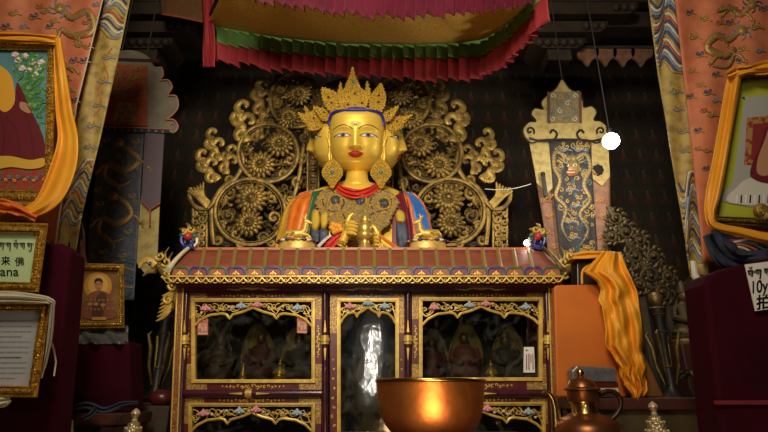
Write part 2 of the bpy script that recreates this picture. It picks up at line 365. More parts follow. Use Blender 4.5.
# pillars behind the brocades, beams and bracket capitals up in the dark
b = MB(); b.box((-1.98, 2.46, 2.85), (.34, .34, 5.7), WOODR); struct('trim_1', b, smooth=0, bevel=.02)
b = MB(); b.box((1.98, 2.46, 2.85), (.34, .34, 5.7), WOODR); struct('trim_2', b, smooth=0, bevel=.02)
def capital(name, pts, Y, label):
    t = thing(name, label, 'bracket', P(pts[0], pts[1], Y)-Vector((0, 0, 0)))
    return t
def bracket(cx, y0, w, Y, label, flip=1):
    base = P(cx, y0+34, Y); t = thing('roof_bracket', label, 'bracket', base, 'carved timber brackets under the beam')
    k = S(y0, Y)
    for i, (wd, h, z) in enumerate(((.34, .10, .03), (.62, .11, .15), (1.0, .12, .29))):
        b = MB(); W = w*k*wd
        pr = [(-W/2, z+h), (-W/2, z+h*.55), (-W/2+.03, z+h*.2), (-W/2+.09, z), (W/2-.09, z), (W/2-.03, z+h*.2), (W/2, z+h*.55), (W/2, z+h)]
        n = len(pr); vs = [base+Vector((x, -.12-.05*i, q)) for x, q in pr]+[base+Vector((x, .14, q)) for x, q in pr]
        b.add(vs, [tuple(range(n)), tuple(range(2*n-1, n-1, -1))]+[(j, j+n, (j+1) % n+n, (j+1) % n) for j in range(n)], WOOD)
        for s in (-1, 1):
            for q in range(3): b.ball(base+Vector((s*(W/2-.05-.07*q), -.13-.05*i, z+h*.5)), (.035, .03, .04), WOOD, 10, 6)
        b.build('bracket_arm', t, smooth=40)
    b = MB(); b.box(base+Vector((0, 0, -.01)), (.2, .2, .12), WOOD); b.build('bracket_block', t, smooth=0, bevel=.012)
    return t
bracket(150, 26, 150, 3.55, 'dark timber bracket above the scalloped red and navy hanging')
bracket(556, 26, 150, 3.55, 'dark timber bracket above the gold topped hanging beside the bright bulb')
for sx, lab in ((-1, 'dim round timber post behind the navy dragon hanging'), (1, 'dim round timber post behind the gold topped tiger face hanging')):
    pass
b = MB()
for z, y, h in ((4.42, 3.62, .16), (4.62, 3.58, .10)): b.box((0, y, z), (6.3, .30, h), WOOD)
struct('trim_3', b, smooth=0, bevel=.01)
b = MB()                                           # carved cornice board with leaf-shaped drops
Y = 3.5
for i in range(4):
    x = 588+i*18; b.plate(spline([(x-9, 48), (x+9, 48), (x+10, 56), (x+4, 60), (x, 66), (x-5, 60), (x-10, 56)], 4, True), Y, .02, BROCPK)
b.ptube([(575, 47), (660, 47)], Y-.01, 1.5, WOOD)
tag(b.build('scalloped_valance'), 'faded pinkish scalloped cloth strip under the beam', 'valance')

# ================================================================== THE CABINET
YC = 2.2
cab = thing('altar_cabinet', 'red and gold glass-fronted altar cabinet with a tiled roof', 'cabinet', (0, 2.7, 0))
b = MB()
b.rect(176, 288, 184, 540, 2.21, 1.0, PURP); b.rect(546, 288, 556, 540, 2.21, 1.0, PURP)
b.rect(176, 284, 556, 291, 2.21, 1.0, LACQ)
b.rect(176, 540, 558, 548, 2.21, 1.0, PURP)
b.rect(184, 384, 322, 392, 2.24, .34, PURP); b.rect(411, 384, 548, 392, 2.24, .34, PURP)
b.rect(322, 290, 329, 540, 2.24, .34, PURP); b.rect(404, 290, 411, 540, 2.24, .34, PURP)
b.plate([(180, 290), (552, 290), (556, 545), (176, 545)], 2.59, .03, BLACKP)
b.build('carcass', cab, smooth=0)
zb = P(384, 545, 2.21).z
b = MB(); b.box((0, 2.72, zb/2), (1.62, 1.0, zb), LACQ); b.box((0, 2.72, .06), (1.7, 1.06, .12), PURP); b.build('plinth', cab, smooth=0, bevel=.01)
# posts
for x0, x1, xt, r in ((325, 325, 325, 3.6), (408, 408, 408, 3.6), (180, 187, 0, 3.4), (552, 546, 0, 3.4)):
    b = MB(); b.ptube([(x1, 290), (x0, 432), (x0+(x0-x1)*.7, 540)], 2.185, r, PURP, 12, 1)
    xm = x1+(x0-x1)*.35
    b2 = MB()
    for yy, rr in ((334, 2.6), (337, 4.3), (340, 5.2), (343, 4.3), (346, 2.6)): b2.ptube([(xm, yy-1.4), (xm, yy+1.4)], 2.183, rr, GOLDP, 12, 1)
    for s in (-1, 1):
        ribbon(b2, [(xm, 340+s*8), (xm, 340+s*20)], [2.5, .4], 2.170, GOLDP)
    po = b.build('post', cab); b2.build('post_ring', po)
b = MB()                                           # outer carved uprights
b.plate([(177, 288), (184, 288), (178, 440), (176, 545), (166, 545), (170, 440)], 2.165, .03, VINE)
b.ptube([(177, 288), (170.5, 440), (167, 545)], 2.163, .8, GOLDP); b.ptube([(183, 288), (177, 440), (175, 545)], 2.163, .8, GOLDP)
b.build('carved_upright', cab)
b = MB()
b.plate([(548, 288), (556, 288), (561, 440), (564, 545), (555, 545), (553, 440)], 2.165, .03, VINE)
b.ptube([(556, 288), (561, 440), (564, 545)], 2.163, .8, GOLDP); b.ptube([(549, 288), (553.5, 440), (556, 545)], 2.163, .8, GOLDP)
b.build('carved_upright', cab)
for xa, xb in ((184, 322), (411, 550)):
    b = MB(); b.ptube([(xa-1, 393.5), (xb, 393.5)], 2.185, 4, PURP, 12, 1); ra = b.build('crossbar', cab)
    b = MB(); xm = (xa+xb)/2-4
    for xx, rr in ((-4, 2.8), (-2, 4.3), (0, 5.3), (2, 4.3), (4, 2.8)): b.ptube([(xm+xx-1.2, 393.5), (xm+xx+1.2, 393.5)], 2.183, rr, GOLDP, 12, 1)
    for s in (-1, 1): ribbon(b, [(xm+s*7, 393.5), (xm+s*20, 393.5)], [2.5, .4], 2.168, GOLDP)
    b.build('crossbar_ring', ra)
b = MB(); b.rect(180, 285.5, 552, 292.5, 2.172, .03, LACQ); b.ptube([(184, 292), (548, 292)], 2.172, .7, PURP)
for xm in (252, 367, 481):
    for s in (-1, 1): ribbon(b, [(xm, 289), (xm+s*8, 288), (xm+s*15, 290), (xm+s*26, 289)], [2.6, 1.6, 1.8, .4], 2.172, GOLDP, .003)
b.build('head_rail', cab, smooth=0)

def lotus(mb, x, y, r, Y, m, m2):
    for k in range(7):
        a = PI+PI*k/6; c = (x+math.cos(a)*r*.55, y+math.sin(a)*r*.45)
        w = P(c[0], c[1], Y); s = S(y, Y)
        R = Matrix.Rotation(-(a+PI/2), 3, 'Y')
        mb.ball(w-Vector((0, .004+.002*(k % 2), 0)), (r*.23*s, r*.16*s, r*.55*s), m if k % 2 == 0 else m2, 8, 6, R)
    mb.ball(P(x, y+r*.1, Y)-Vector((0, .008, 0)), r*.24*S(y, Y), m2, 8, 6)
def fret_y(u, h):                                  # lower edge of the openwork, u in 0..1 across
    u = min(u, 1-u)
    return h*lerp(((0, 1.22), (.05, .92), (.13, .68), (.24, .60), (.275, .66), (.30, .86), (.325, .66), (.42, .50), (.47, .38), (.5, .30)), u)
def door(x0, y0, x1, y1, mx0, my0, mx1, my1, fh, narrow=False):
    d = None
    b = MB(); Y = 2.195
    cw = 22 if not narrow else 16; ch = 26 if not narrow else 40
    # panel frame: four stiles with lacquer and gold-diaper corners
    for (a0, b0, a1, b1, vert) in ((x0, y0, mx0, y1, 1), (mx1, y0, x1, y1, 1), (mx0, y0, mx1, my0, 0), (mx0, my1, mx1, y1, 0)):
        if vert:
            b.rect(a0, b0, a1, b0+ch, Y, .025, DIAPER); b.rect(a0, b1-ch, a1, b1, Y, .025, DIAPER); b.rect(a0, b0+ch, a1, b1-ch, Y, .025, LACQ)
            c0, c1 = b0+ch+(b1-b0-2*ch)*.16, b1-ch-(b1-b0-2*ch)*.16; cx = (a0+a1)/2; w = (a1-a0)*.62
            n = 13
            for k in range(n):                     # gold scroll spray on the stile
                y = c0+(c1-c0)*k/(n-1); q = w*(1-abs(k-(n-1)/2)/(n*.62))
                b.ptube(spiral(cx+(q*.22 if k % 2 else -q*.22), y, .3, q*.42, k, .85, 9), Y-.001, .62, GOLDP, 5, .5)
        else:
            b.rect(a0, b0, a0+cw-6, b1, Y, .025, DIAPER); b.rect(a1-cw+6, b0, a1, b1, Y, .025, DIAPER); b.rect(a0+cw-6, b0, a1-cw+6, b1, Y, .025, LACQ)
            L = a1-a0-2*cw; n = 17 if not narrow else 7; cy = (b0+b1)/2; w = (b1-b0)*.7
            for k in range(n):
                x = a0+cw+L*.12+L*.76*k/(n-1); q = w*(1-abs(k-(n-1)/2)/(n*.62))
                b.ptube(spiral(x, cy+(q*.15 if k % 2 else -q*.15), .3, q*.5, k*1.7, .85, 9), Y-.001, .55, GOLDP, 5, .5)
    d = b.build('door', cab, smooth=0)
    b = MB()
    for k, (o, w, dy) in enumerate(((0, 2.2, 0), (2.2, 1.4, .004))):
        for r in ((mx0+o, my0+o, mx1-o, my0+o+w), (mx0+o, my1-o-w, mx1-o, my1-o), (mx0+o, my0+o+w, mx0+o+w, my1-o-w), (mx1-o-w, my0+o+w, mx1-o, my1-o-w)): b.rect(*r, 2.186+dy, .03, GOLDP)
    b.build('moulding', d, smooth=0, bevel=.0012)
    gx0, gy0, gx1, gy1 = mx0+3.4, my0+3.4, mx1-3.4, my1-3.4
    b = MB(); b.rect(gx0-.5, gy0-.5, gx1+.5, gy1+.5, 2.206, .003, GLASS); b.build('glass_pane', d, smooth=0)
    # openwork lotus fret
    b = MB(); Y = 2.194; W = gx1-gx0
    edge = [(gx0+W*i/80, gy0+fret_y(i/80, fh)) for i in range(81)]
    b.ptube(edge, Y, 1.35, GOLDP, 6, .8)
    n = int(W/9); r = random.Random(int(x0*7+y0))
    for k in range(n):
        u = (k+.5)/n; x = gx0+W*u; e = fret_y(u, fh); y = gy0+e*.5; q = max(1.6, e*.36)
        b.ptube(spiral(x-1.5, y, .3, q, r.uniform(0, 6), 1.05*(1 if k % 2 else -1), 14), Y, .55, GOLDP, 5)
        b.ptube(spiral(x+3, y+r.uniform(-1, 1), .3, q*.75, r.uniform(0, 6), .95*(-1 if k % 2 else 1), 12), Y+.002, .5, GOLDP, 5)
        for s in (-1, 1): b.ball(P(x+s*2.6, y+r.uniform(-2.4, 2.4), Y), (.006, .004, .005), CREAMP if r.random() < .35 else GOLDP, 7, 5)
    b.ptube([(gx0+W*i/30, gy0+fret_y(i/30, fh)*(.5+.3*math.sin(i*1.3))) for i in range(31)], Y, .55, GOLDP, 5)
    f = b.build('openwork_fret', d)
    fl = ((.10, PINKP), (.40, SKYP), (.54, PINKP), (.88, SKYP)) if not narrow else ((.17, PINKP), (.50, SKYP), (.80, SKYP))
    for u, m in fl: b = MB(); lotus(b, gx0+W*u, gy0+fret_y(u, fh)*.52, 5.6, Y-.005, m, PALEPK if m is PINKP else PALEBL); b.build('lotus_flower', f)
    return d
dA = door(184, 293, 321.5, 390, 191, 298, 315, 383, 20)
dB = door(330, 293, 404, 540, 337, 298, 399, 532, 18, True)
dC = door(412, 293, 548.5, 390, 419, 297, 543, 381, 20)
dD = door(181, 397.5, 321, 540, 188, 403, 315, 532, 20)
dE = door(412, 397.5, 551, 540, 419, 402, 546, 532, 20)
# stickers on the glass (one flat card each, stuck on: part of the door)
def sticker(d, pts, lines, m, mi):
    b = MB(); b.plate(pts, 2.199, .0015, m); (ax, ay), (bx, by), (cx, cy), (dx, dy) = pts
    for (u0, v0, u1, v1) in lines:
        q = lambda u, v: ((ax*(1-u)+bx*u)*(1-v)+(dx*(1-u)+cx*u)*v, (ay*(1-u)+by*u)*(1-v)+(dy*(1-u)+cy*u)*v)
        patch(b, [q(u0, v0), q(u1, v0), q(u1, v1), q(u0, v1)], 2.199, mi)
    b.build('glass_sticker', d, smooth=0)
NOTE = mat('pink_banknote', (.42, .13, .08), .7); NOTEL = mat('pale_banknote_print', (.55, .32, .24), .7); MAUV = mat('mauve_print', (.28, .12, .16), .7)
nl = ((.1, .30, .32, .62), (.38, .34, .9, .40), (.38, .48, .56, .80), (.64, .44, .9, .76), (.06, .86, .94, .97), (.3, .1, .7, .16))
sticker(dA, [(197.5, 318), (208, 318), (208, 335), (197.5, 335)], nl, NOTE, NOTEL)
sticker(dA, [(297, 316.5), (307.5, 317), (307, 333.5), (297, 333)], nl, NOTE, NOTEL)
sticker(dC, [(524, 347), (534, 347), (535, 372.5), (523.5, 372.5)], ((.15, .10, .4, .16), (.2, .28, .32, .9), (.42, .26, .54, .9), (.62, .30, .72, .62), (.80, .26, .9, .9)), PAPER, MAUV)

# ---- roof
ye, yr = 270.0, 250.5
def roofpt(x, b_):                                 # x measured on the eave, b_ 0 eave .. 1 ridge
    cx = 366; k = (174.0/193)
    xx = cx+(x-cx)*(1+(k-1)*b_)
    return P(xx, ye+(yr-ye)*b_, 2.08+.20*b_)
b = MB()
b.grid(lambda a, c: roofpt(171+390*a, c), 40, 4, ROOFR); b.build('roof_slope', cab, solid=.012)
b = MB(); zt = P(366, 250.5, 2.28).z
x0, x1 = P(193, 250, 2.28).x, P(540, 250, 2.28).x
b.box(((x0+x1)/2, 2.28+.5, zt-.035), (x1-x0, 1.0, .05), ROOFR); b.box(((x0+x1)/2, 2.75, (zt+1.83)/2-.02), (x1-x0+.02, .96, zt-1.86), LACQ)
b.build('roof_platform', cab, smooth=0)
b = MB(); b.rect(194, 247.3, 541, 250.8, 2.272, .03, RIDGE); b.ptube([(193, 250.8), (541.5, 250.8)], 2.268, .7, GOLDP); b.build('ridge_board', cab, smooth=0, bevel=.002)
for i in range(22):
    xt = 205+i*15.4; xb = xt+(xt-358)*.022
    b = MB(); k = S(260, 2.18)
    b.tube([P(xb+(xt-xb)*c, ye+(yr-ye)*c, 2.08+.20*c)-Vector((0, .006, -.004)) for c in (0, .25, .5, .75, .97)], 2.2*k, mat('olive_gilt_rib', (.30, .20, .06), .5, .2), 8)
    b.build('tile_rib', cab)
for s in (0, 1):
    b = MB(); xe = (171, 561)[s]; k = S(260, 2.18)
    b.tube([roofpt(xe, c)+Vector((0, -.01, .012+.01*math.sin(c*PI))) for c in (-.12, 0, .3, .6, .85, 1)], [3.0*k, 2.6*k, 2.2*k, 2.0*k, 2*k, 2*k], CREAMP if s == 0 else OLDG, 10); b.build('hip_ridge', cab)
# eave: painted tile ends, gold fillet, scallop chain
YE = 2.075
n = 21; x0, x1 = 171, 561
b = MB(); b.rect(170, 269.5, 562, 276.5, YE+.008, .02, PURP); b.plate([(168, 276), (564, 276), (562, 284), (171, 284)], YE+.012, .02, LACQ)
q0 = P(171, 284, YE+.012); q1 = P(562, 284, YE+.012)
b.add([q0, q1, q1+Vector((0, .14, 0)), q0+Vector((0, .14, 0))], [(0, 1, 2, 3)], LACQ)
b.build('eave_fascia', cab, smooth=0)
for i in range(n):
    xc = x0+(x1-x0)*(i+.5)/n; w = (x1-x0)/n*.5-.6
    pts = [(xc-w, 276), (xc-w, 270.6), (xc-w+2.8, 267.6), (xc+w-2.8, 267.6), (xc+w, 270.6), (xc+w, 276)]
    b = MB(); b.plate(pts, YE, .012, mat('tile_end_maroon', (.20, .04, .05), .5) if i % 2 else mat('tile_end_rust', (.32, .09, .04), .5))
    b.ptube(pts, YE-.001, 1.35, BLUEP if i % 2 else GREENP, 6)
    lotus(b, xc, 275, 4.6, YE, mat('tile_lotus_pink', (.42, .09, .10), .5) if i % 2 else mat('tile_lotus_orange', (.50, .17, .05), .5), GOLDP)
    b.build('tile_end', cab)
b = MB(); b.ptube([(167, 276.4), (564, 276.4)], YE-.008, .95, GOLDP, 8)
m_ = 42
for j in range(m_):
    xa = 168+(395)*j/m_; xb = 168+395*(j+1)/m_
    b.ptube([(xa+(xb-xa)*t/8, 277.4+4.4*math.sin(PI*t/8)) for t in range(9)], YE-.006, .85, GOLDP, 6)
    b.ptube([(xa+(xb-xa)*t/8-(xb-xa)*.5, 278+5.0*math.sin(PI*t/8)) for t in range(9)], YE+.002, .55, GOLDP, 5)
    b.ball(P((xa+xb)/2, 281.8, YE-.006), .0045, GOLDP, 6, 5)
b.build('scallop_trim', cab)
# jewelled scroll ornaments at the ends of the ridge
def ridge_jewel(cx, s):
    b = MB(); Y = 2.255
    b.ptube(spiral(cx+s*1, 243, 6.2, 1.2, 1.2 if s > 0 else PI-1.2, .95*s, 22), Y, 1.7, BLUEP, 8, 1)
    b.ptube(spiral(cx, 239, 8.5, 5.6, PI/2+s*.5, -.6*s, 18), Y+.006, 1.5, mat('royal_blue_enamel', (.03, .05, .26), .3), 8, 1)
    b.ptube(spiral(cx-s*2, 229, 3.8, .8, 0, 1.0, 16), Y, 1.0, GOLDP, 6, 1); b.ptube(spiral(cx+s*4, 231, 3.0, .8, 2, -1.0, 16), Y, 1.0, GOLDP, 6, 1)
    b.ptube(spiral(cx-s*7, 239, 3, .8, 2, 1.0, 16), Y, 1.0, GREENP, 6, 1)
    b.ptube([(cx-s*6, 246), (cx-s*9, 243), (cx-s*9, 238)], Y, 1.4, WHITEP, 8, 1)
    for a, L_ in ((-2.9, 9), (-2.3, 12), (-1.6, 14), (-.9, 12), (-.3, 9)):
        b.ptube(spline([(cx+5*math.cos(a), 237+5*math.sin(a)), (cx+L_*.75*math.cos(a+.15), 237+L_*.75*math.sin(a+.15)), (cx+L_*math.cos(a-.12), 237+L_*math.sin(a-.12))], 4), Y+.004, [1.6, 2, 2.2, 2.2, 2, 1.7, 1.3, .9, .4], GREENP if abs(a+1.6) > 1 else OLDG, 7, .7)
    b.ptube(spiral(cx-s*4, 245, 3.4, .8, 1, 1.0, 16), Y-.004, 1.2, BLUEP, 6, 1)
    b.ptube([(cx, 250), (cx, 246)], Y+.01, 5, BLUEP, 10, .6)
    o = b.build('ridge_ornament', cab)
    b = MB(); b.ball(P(cx, 236.5, Y-.012), 4.0*S(236, Y), REDP, 16, 12); b.build('ornament_jewel', o)
ridge_jewel(188, -1); ridge_jewel(538, 1)
# carved golden corner beasts under the eaves
def corner_beast(x, s, Y=2.2):
    b = MB(); q = lambda pts: [(x+s*a, c) for a, c in pts]
    b.ptube(q(spline([(2, 312), (10, 306), (13, 292), (8, 278), (-2, 268), (-12, 263)], 5)), Y+.03, [3]*6+[5]*8+[6]*6+[5, 4, 4, 3.4, 3, 2.4], OLDG, 10, .8)
    b.ptube(q(spline([(-8, 266), (-16, 260), (-22, 263), (-25, 268)], 5)), Y+.02, [4, 4, 4, 4, 3.5, 3.5, 3, 3, 3, 2.4, 2.2, 2, 2, 1.6, 1.2, 1], GOLDP, 8, .8)
    b.ptube(q(spline([(-8, 271), (-16, 272), (-21, 276)], 5)), Y+.02, [3, 2.8, 2.6, 2.4, 2.2, 2, 1.8, 1.6, 1.3, 1, .8], OLDG, 8, .8)
    for a, c, r in ((4, 300, 5), (9, 286, 5), (2, 274, 5), (-4, 256, 4.5), (2, 262, 5), (8, 268, 5)): b.ptube(q(spiral(a, c, .6, r, a, 1.1, 18)), Y+.008, 1.3, GOLDP, 6, 1)
    for a, c in ((-4, 258), (2, 254), (6, 259)): b.ptube(q(spline([(a, c+6), (a-1, c), (a+3, c-7)], 4)), Y+.02, [1.8, 1.8, 1.7, 1.6, 1.4, 1.2, .9, .6, .3], OLDG, 6, 1)
    for k in range(7):
        b.ptube(q(spline([(14-k*1.2, 286+k*4), (6-k, 293+k*4), (-2-k, 296+k*4.2)], 4)), Y+.02, [1.2, 1.5, 1.8, 1.9, 1.8, 1.5, 1.2, .8, .4], GOLDP, 6, 1)
    b.ball(P(x+s*-14, 262, Y+.0), 2*S(262, Y), WHITEP, 8, 6); b.ball(P(x+s*-14, 262, Y-.007), 1*S(262, Y), BLACKP, 8, 6)
    b.build('corner_beast', cab)
corner_beast(164, 1, 2.23); corner_beast(566, -1, 2.23)

# ---- small figures behind the glass
def statuette(cx, base, h, Y, robe, halo, label, hat=None, lean=0):
    t = thing('small_statue', label, 'statue', P(cx, base, Y), 'small seated statues behind the cabinet glass')
    k = S(base, Y); o = P(cx, base, Y); H = h*k
    b = MB(); b.lathe([(.33*H, 0), (.34*H, .05*H), (.29*H, .09*H), (.31*H, .13*H), (.26*H, .15*H)], o, OLDGD, 20, .7); b.build('base', t)
    b = MB(); b.lathe([(.28*H, .14*H), (.30*H, .20*H), (.24*H, .30*H), (.19*H, .40*H), (.21*H, .52*H), (.20*H, .60*H), (.08*H, .68*H), (.06*H, .72*H)], o, robe, 20, .7)
    for s in (-1, 1): b.tube([o+Vector((s*.19*H, 0, .58*H)), o+Vector((s*.25*H, -.08*H, .42*H)), o+Vector((s*.06*H, -.20*H, .34*H))], [.07*H, .065*H, .045*H], robe, 8)
    b.build('robed_body', t)
    b = MB(); b.ball(o+Vector((0, -.02*H, .79*H)), (.085*H, .09*H, .11*H), mat('small_statue_face', (.13, .075, .025), .45, .3), 14, 10); hd = b.build('head', t)
    if hat: b = MB(); b.lathe([(.10*H, .84*H), (.085*H, .92*H), (.04*H, 1.02*H), (0, 1.06*H)], o+Vector((0, -.01*H, 0)), hat, 14); b.build('hat', t)
    if halo:
        b = MB(); pts = spline([(cx-h*.26, base-h*.12), (cx-h*.30, base-h*.5), (cx-h*.2, base-h*.86), (cx, base-h*1.12), (cx+h*.2, base-h*.86), (cx+h*.30, base-h*.5), (cx+h*.26, base-h*.12)], 4)
        b.plate(pts, Y+.24*H, .012, halo); b.ptube(pts, Y+.235*H, 1, OLDGD); b.build('halo', t)
    return t
HALY = mat('tarnished_yellow_halo', (.17, .12, .014), .6); HALD = mat('dark_halo', (.07, .05, .015), .6); RB1 = mat('faded_red_robe', (.075, .02, .016), .7); RB2 = mat('brown_robe', (.05, .028, .014), .7); RB3 = mat('grey_robe', (.05, .042, .038), .7); RB4 = mat('pale_red_robe', (.13, .042, .034), .7)
statuette(217, 384, 52, 2.40, RB2, HALD, 'small brown robed statue behind glass under the first pink sticker', OLDGD)
statuette(258, 384, 56, 2.40, RB1, HALY, 'small red robed statue in the middle behind the square glass pane with two pink stickers', None)
statuette(297, 384, 52, 2.42, RB3, HALY, 'small grey robed statue behind glass under the second pink sticker', OLDGD)
statuette(433, 384, 50, 2.42, RB1, HALD, 'small dark red robed statue in the right glass case nearest the tall middle door', None)
statuette(466, 384, 56, 2.38, RB4, HALY, 'small pale red robed statue, middle one of three behind the pane with the white sticker', None)
statuette(508, 384, 54, 2.40, RB3, HALY, 'small grey robed statue behind glass beside the white sticker', OLDGD)
def pile(cx, base, h, Y, m, name, label, cat):
    k = S(base, Y); o = P(cx, base, Y); H = h*k
    t = thing(name, label, cat, o)
    b = MB(); b.lathe([(.36*H, 0), (.38*H, .12*H), (.25*H, .16*H), (.28*H, .24*H), (.2*H, .3*H)], o, m, 18, .8); b.build('base', t)
    b = MB(); b.lathe([(.22*H, .29*H), (.20*H, .42*H), (.13*H, .60*H), (.05*H, .68*H)], o, m, 16, .8); b.ball(o+Vector((0, -.02*H, .76*H)), (.09*H, .09*H, .12*H), m, 12, 8); b.lathe([(.05*H, .86*H), (.02*H, .97*H), (0, 1*H)], o, m, 10)
    for s in (-1, 1): b.tube([o+Vector((s*.15*H, -.03*H, .56*H)), o+Vector((s*.24*H, -.12*H, .42*H)), o+Vector((s*.05*H, -.2*H, .36*H))], .05*H, m, 8)
    b.build('body', t)
GOLDL = mat('yellow_gilt', (.62, .40, .05), .4, .6)
pile(279, 384, 25, 2.29, GOLDL, 'gold_figurine', 'tiny golden seated figurine with a pointed crown behind the square glass pane', 'figurine')
pile(492, 384, 24, 2.29, GOLDL, 'gold_figurine', 'tiny golden seated figurine behind glass near the bottom of the pane with the white sticker', 'figurine')
t = thing('butter_torma', 'small yellow cone offering behind the square glass pane with pink stickers', 'offering', P(242, 384, 2.29)); o = P(242, 384, 2.29)
b = MB(); b.lathe([(.022, 0), (.024, .012), (.018, .016), (.011, .05), (.002, .085)], o, GOLDL, 16); b.build('cone', t); b = MB(); b.ball(o+Vector((0, -.016, .03)), .006, REDP, 8, 6); b.build('red_dot', t)
# tall figure in the middle bay
t = thing('tall_statue', 'tall dim gold statue behind the reflecting middle glass door', 'statue', P(368, 536, 2.42)); o = P(368, 536, 2.42); 
b = MB(); b.lathe([(.13, 0), (.14, .03), (.11, .06), (.12, .1)], o, OLDGD, 24, .7); b.build('base', t)
b = MB(); b.lathe([(.12, .1), (.115, .2), (.085, .38), (.075, .5), (.095, .62), (.09, .68), (.035, .73), (.03, .76)], o, HALD, 24, .7)
for s in (-1, 1): b.tube([o+Vector((s*.09, 0, .66)), o+Vector((s*.115, -.03, .52)), o+Vector((s*.04, -.09, .47))], [.03, .028, .02], HALD, 10)
b.build('robed_body', t)
b = MB(); b.ball(o+Vector((0, -.01, .81)), (.045, .048, .058), OLDGD, 16, 12); b.build('head', t)
# ================================================================== THE GREAT STATUE
YS = 2.80
zt = P(366, 250.5, 2.28).z - .01
stat = thing('deity_statue', 'large golden four-faced crowned deity statue draped in orange and blue silk scarves', 'statue', (P(356, 240, YS).x, YS, zt))
sK = S(155, 2.74)
# ---- torso: outline half widths per row (left, right) and depth
HL = ((183, 15), (186, 29), (190, 41), (195, 55), (200, 65), (207, 70), (214, 73), (228, 77), (245, 82), (275, 86))
HR = ((183, 15), (186, 27), (190, 44), (194, 53), (198, 61), (205, 67), (212, 72), (229, 76), (245, 79), (275, 84))
HD = ((183, 14), (188, 22), (195, 29), (205, 33), (245, 36), (275, 36))
CXB = 356
def torsoY(x, y, off=0.):
    hw = lerp(HL, y) if x < CXB else lerp(HR, y); u = min(abs(x-CXB)/hw, .999); s = .0060
    return YS-lerp(HD, y)*s*(1-u**2.3)**(1/2.3)-off
body = MB(); rows = [183, 186, 190, 195, 200, 207, 214, 222, 230, 240, 252, 264, 275]
vs = []; NB = 40
for y in rows:
    c = P(CXB, y, YS); k = .0058
    for i in range(NB):
        t = 2*PI*i/NB; cx_, sx_ = math.cos(t), math.sin(t)
        hw = (lerp(HR, y) if cx_ > 0 else lerp(HL, y))-7
        vs.append(c+Vector((math.copysign(abs(cx_)**.85, cx_)*hw*k, -math.copysign(abs(sx_)**.85, sx_)*(lerp(HD, y)-5)*k, 0)))
fs = [(j*NB+i, j*NB+(i+1) % NB, (j+1)*NB+(i+1) % NB, (j+1)*NB+i) for j in range(len(rows)-1) for i in range(NB)]
fs += [tuple(range(NB-1, -1, -1)), tuple((len(rows)-1)*NB+k for k in range(NB))]
body.add(vs, fs, GOLD)
body.tube([P(357, y, YS-.02-.0009*(y-168)) for y in (166, 172, 178, 184, 190)], [.066, .066, .068, .074, .09], GOLD, 20)      # neck
for s in (-1, 1):                                   # bent arms meeting before the chest
    q = lambda x, y, Y: P(356+s*x, y, Y)
    body.tube([q(48, 212, 2.88), q(52, 236, 2.88), q(50, 266, 2.82), q(40, 276, 2.66), q(20, 268, 2.54), q(8, 254, 2.47)], [.07, .068, .058, .045, .038, .032], GOLD, 14)
# folded knees
zb_ = zt+.04
for s in (-1, 1): body.tube([(stat.location.x+s*.12, 2.86, zb_+.05), (stat.location.x+s*.40, 2.80, zb_+.05), (stat.location.x+s*.30, 2.72, zb_+.045), (stat.location.x-s*.02, 2.70, zb_+.04)], [.06, .055, .05, .04], GOLD, 12)
bo = body.build('body', stat)
rm = bo.modifiers.new('one_skin', 'REMESH'); rm.mode = 'VOXEL'; rm.voxel_size = .0095; rm.use_smooth_shade = True
sm_ = bo.modifiers.new('soft', 'SMOOTH'); sm_.factor = .5; sm_.iterations = 4
b = MB(); c = Vector((stat.location.x, 2.80, zt))
b.lathe([(.44, 0), (.47, .02), (.43, .035), (.46, .055), (.40, .07)], c, OLDG, 40, .45); b.build('lotus_throne', stat)
# hands in front of the chest: two fists, fingers bent round the raised forefinger
def hand(cx, cy, Y, s, tilt, name):
    b = MB(); k = S(cy, Y); o = P(cx, cy, Y)
    q = lambda x, y, d: P(cx+s*x, cy+y, Y-d)
    b.ball(q(0, 3, 0), (5.6*k, 4.4*k, 7.4*k), GOLD, 14, 10)
    for i, L in enumerate((.92, 1.0, .95, .8)):
        y = -3+i*3.6
        b.tube([q(-4.6, y, .006), q(-2, y-1, .032), q(2.6*L, y-.6, .040), q(5.2*L, y+.4, .028), q(5.0*L, y+1.2, .012), q(2.4*L, y+1.4, .010)], [1.9*k, 1.95*k, 1.85*k, 1.7*k, 1.5*k, 1.2*k], GOLD, 9)
    b.tube([q(-3, 2, .012), q(-3.6, -5, .026), q(-1, -10, .030), q(2.5, -12.5, .024)], [2.3*k, 2.1*k, 1.9*k, 1.4*k], GOLD, 9)
    b.tube([q(-4, 6, 0), q(-7, 13, -.01), q(-10, 20, -.02)], [4.6*k, 4.4*k, 4.8*k], GOLD, 12)
    o = b.build(name, stat)
    b = MB()
    for d in (0, 1.6): b.tube([q(-8.2-d*.6+2.8*math.cos(a)*1.4, 15.5+d+1.5*math.cos(a), -.014+.030*math.sin(a)) for a in [2*PI*i/16 for i in range(17)]], 1.0*k, FIL, 6)
    b.build('bangle', o)
hand(351, 226, 2.455, 1, 0, 'hand'); hand(374, 238, 2.47, -1, 0, 'hand')

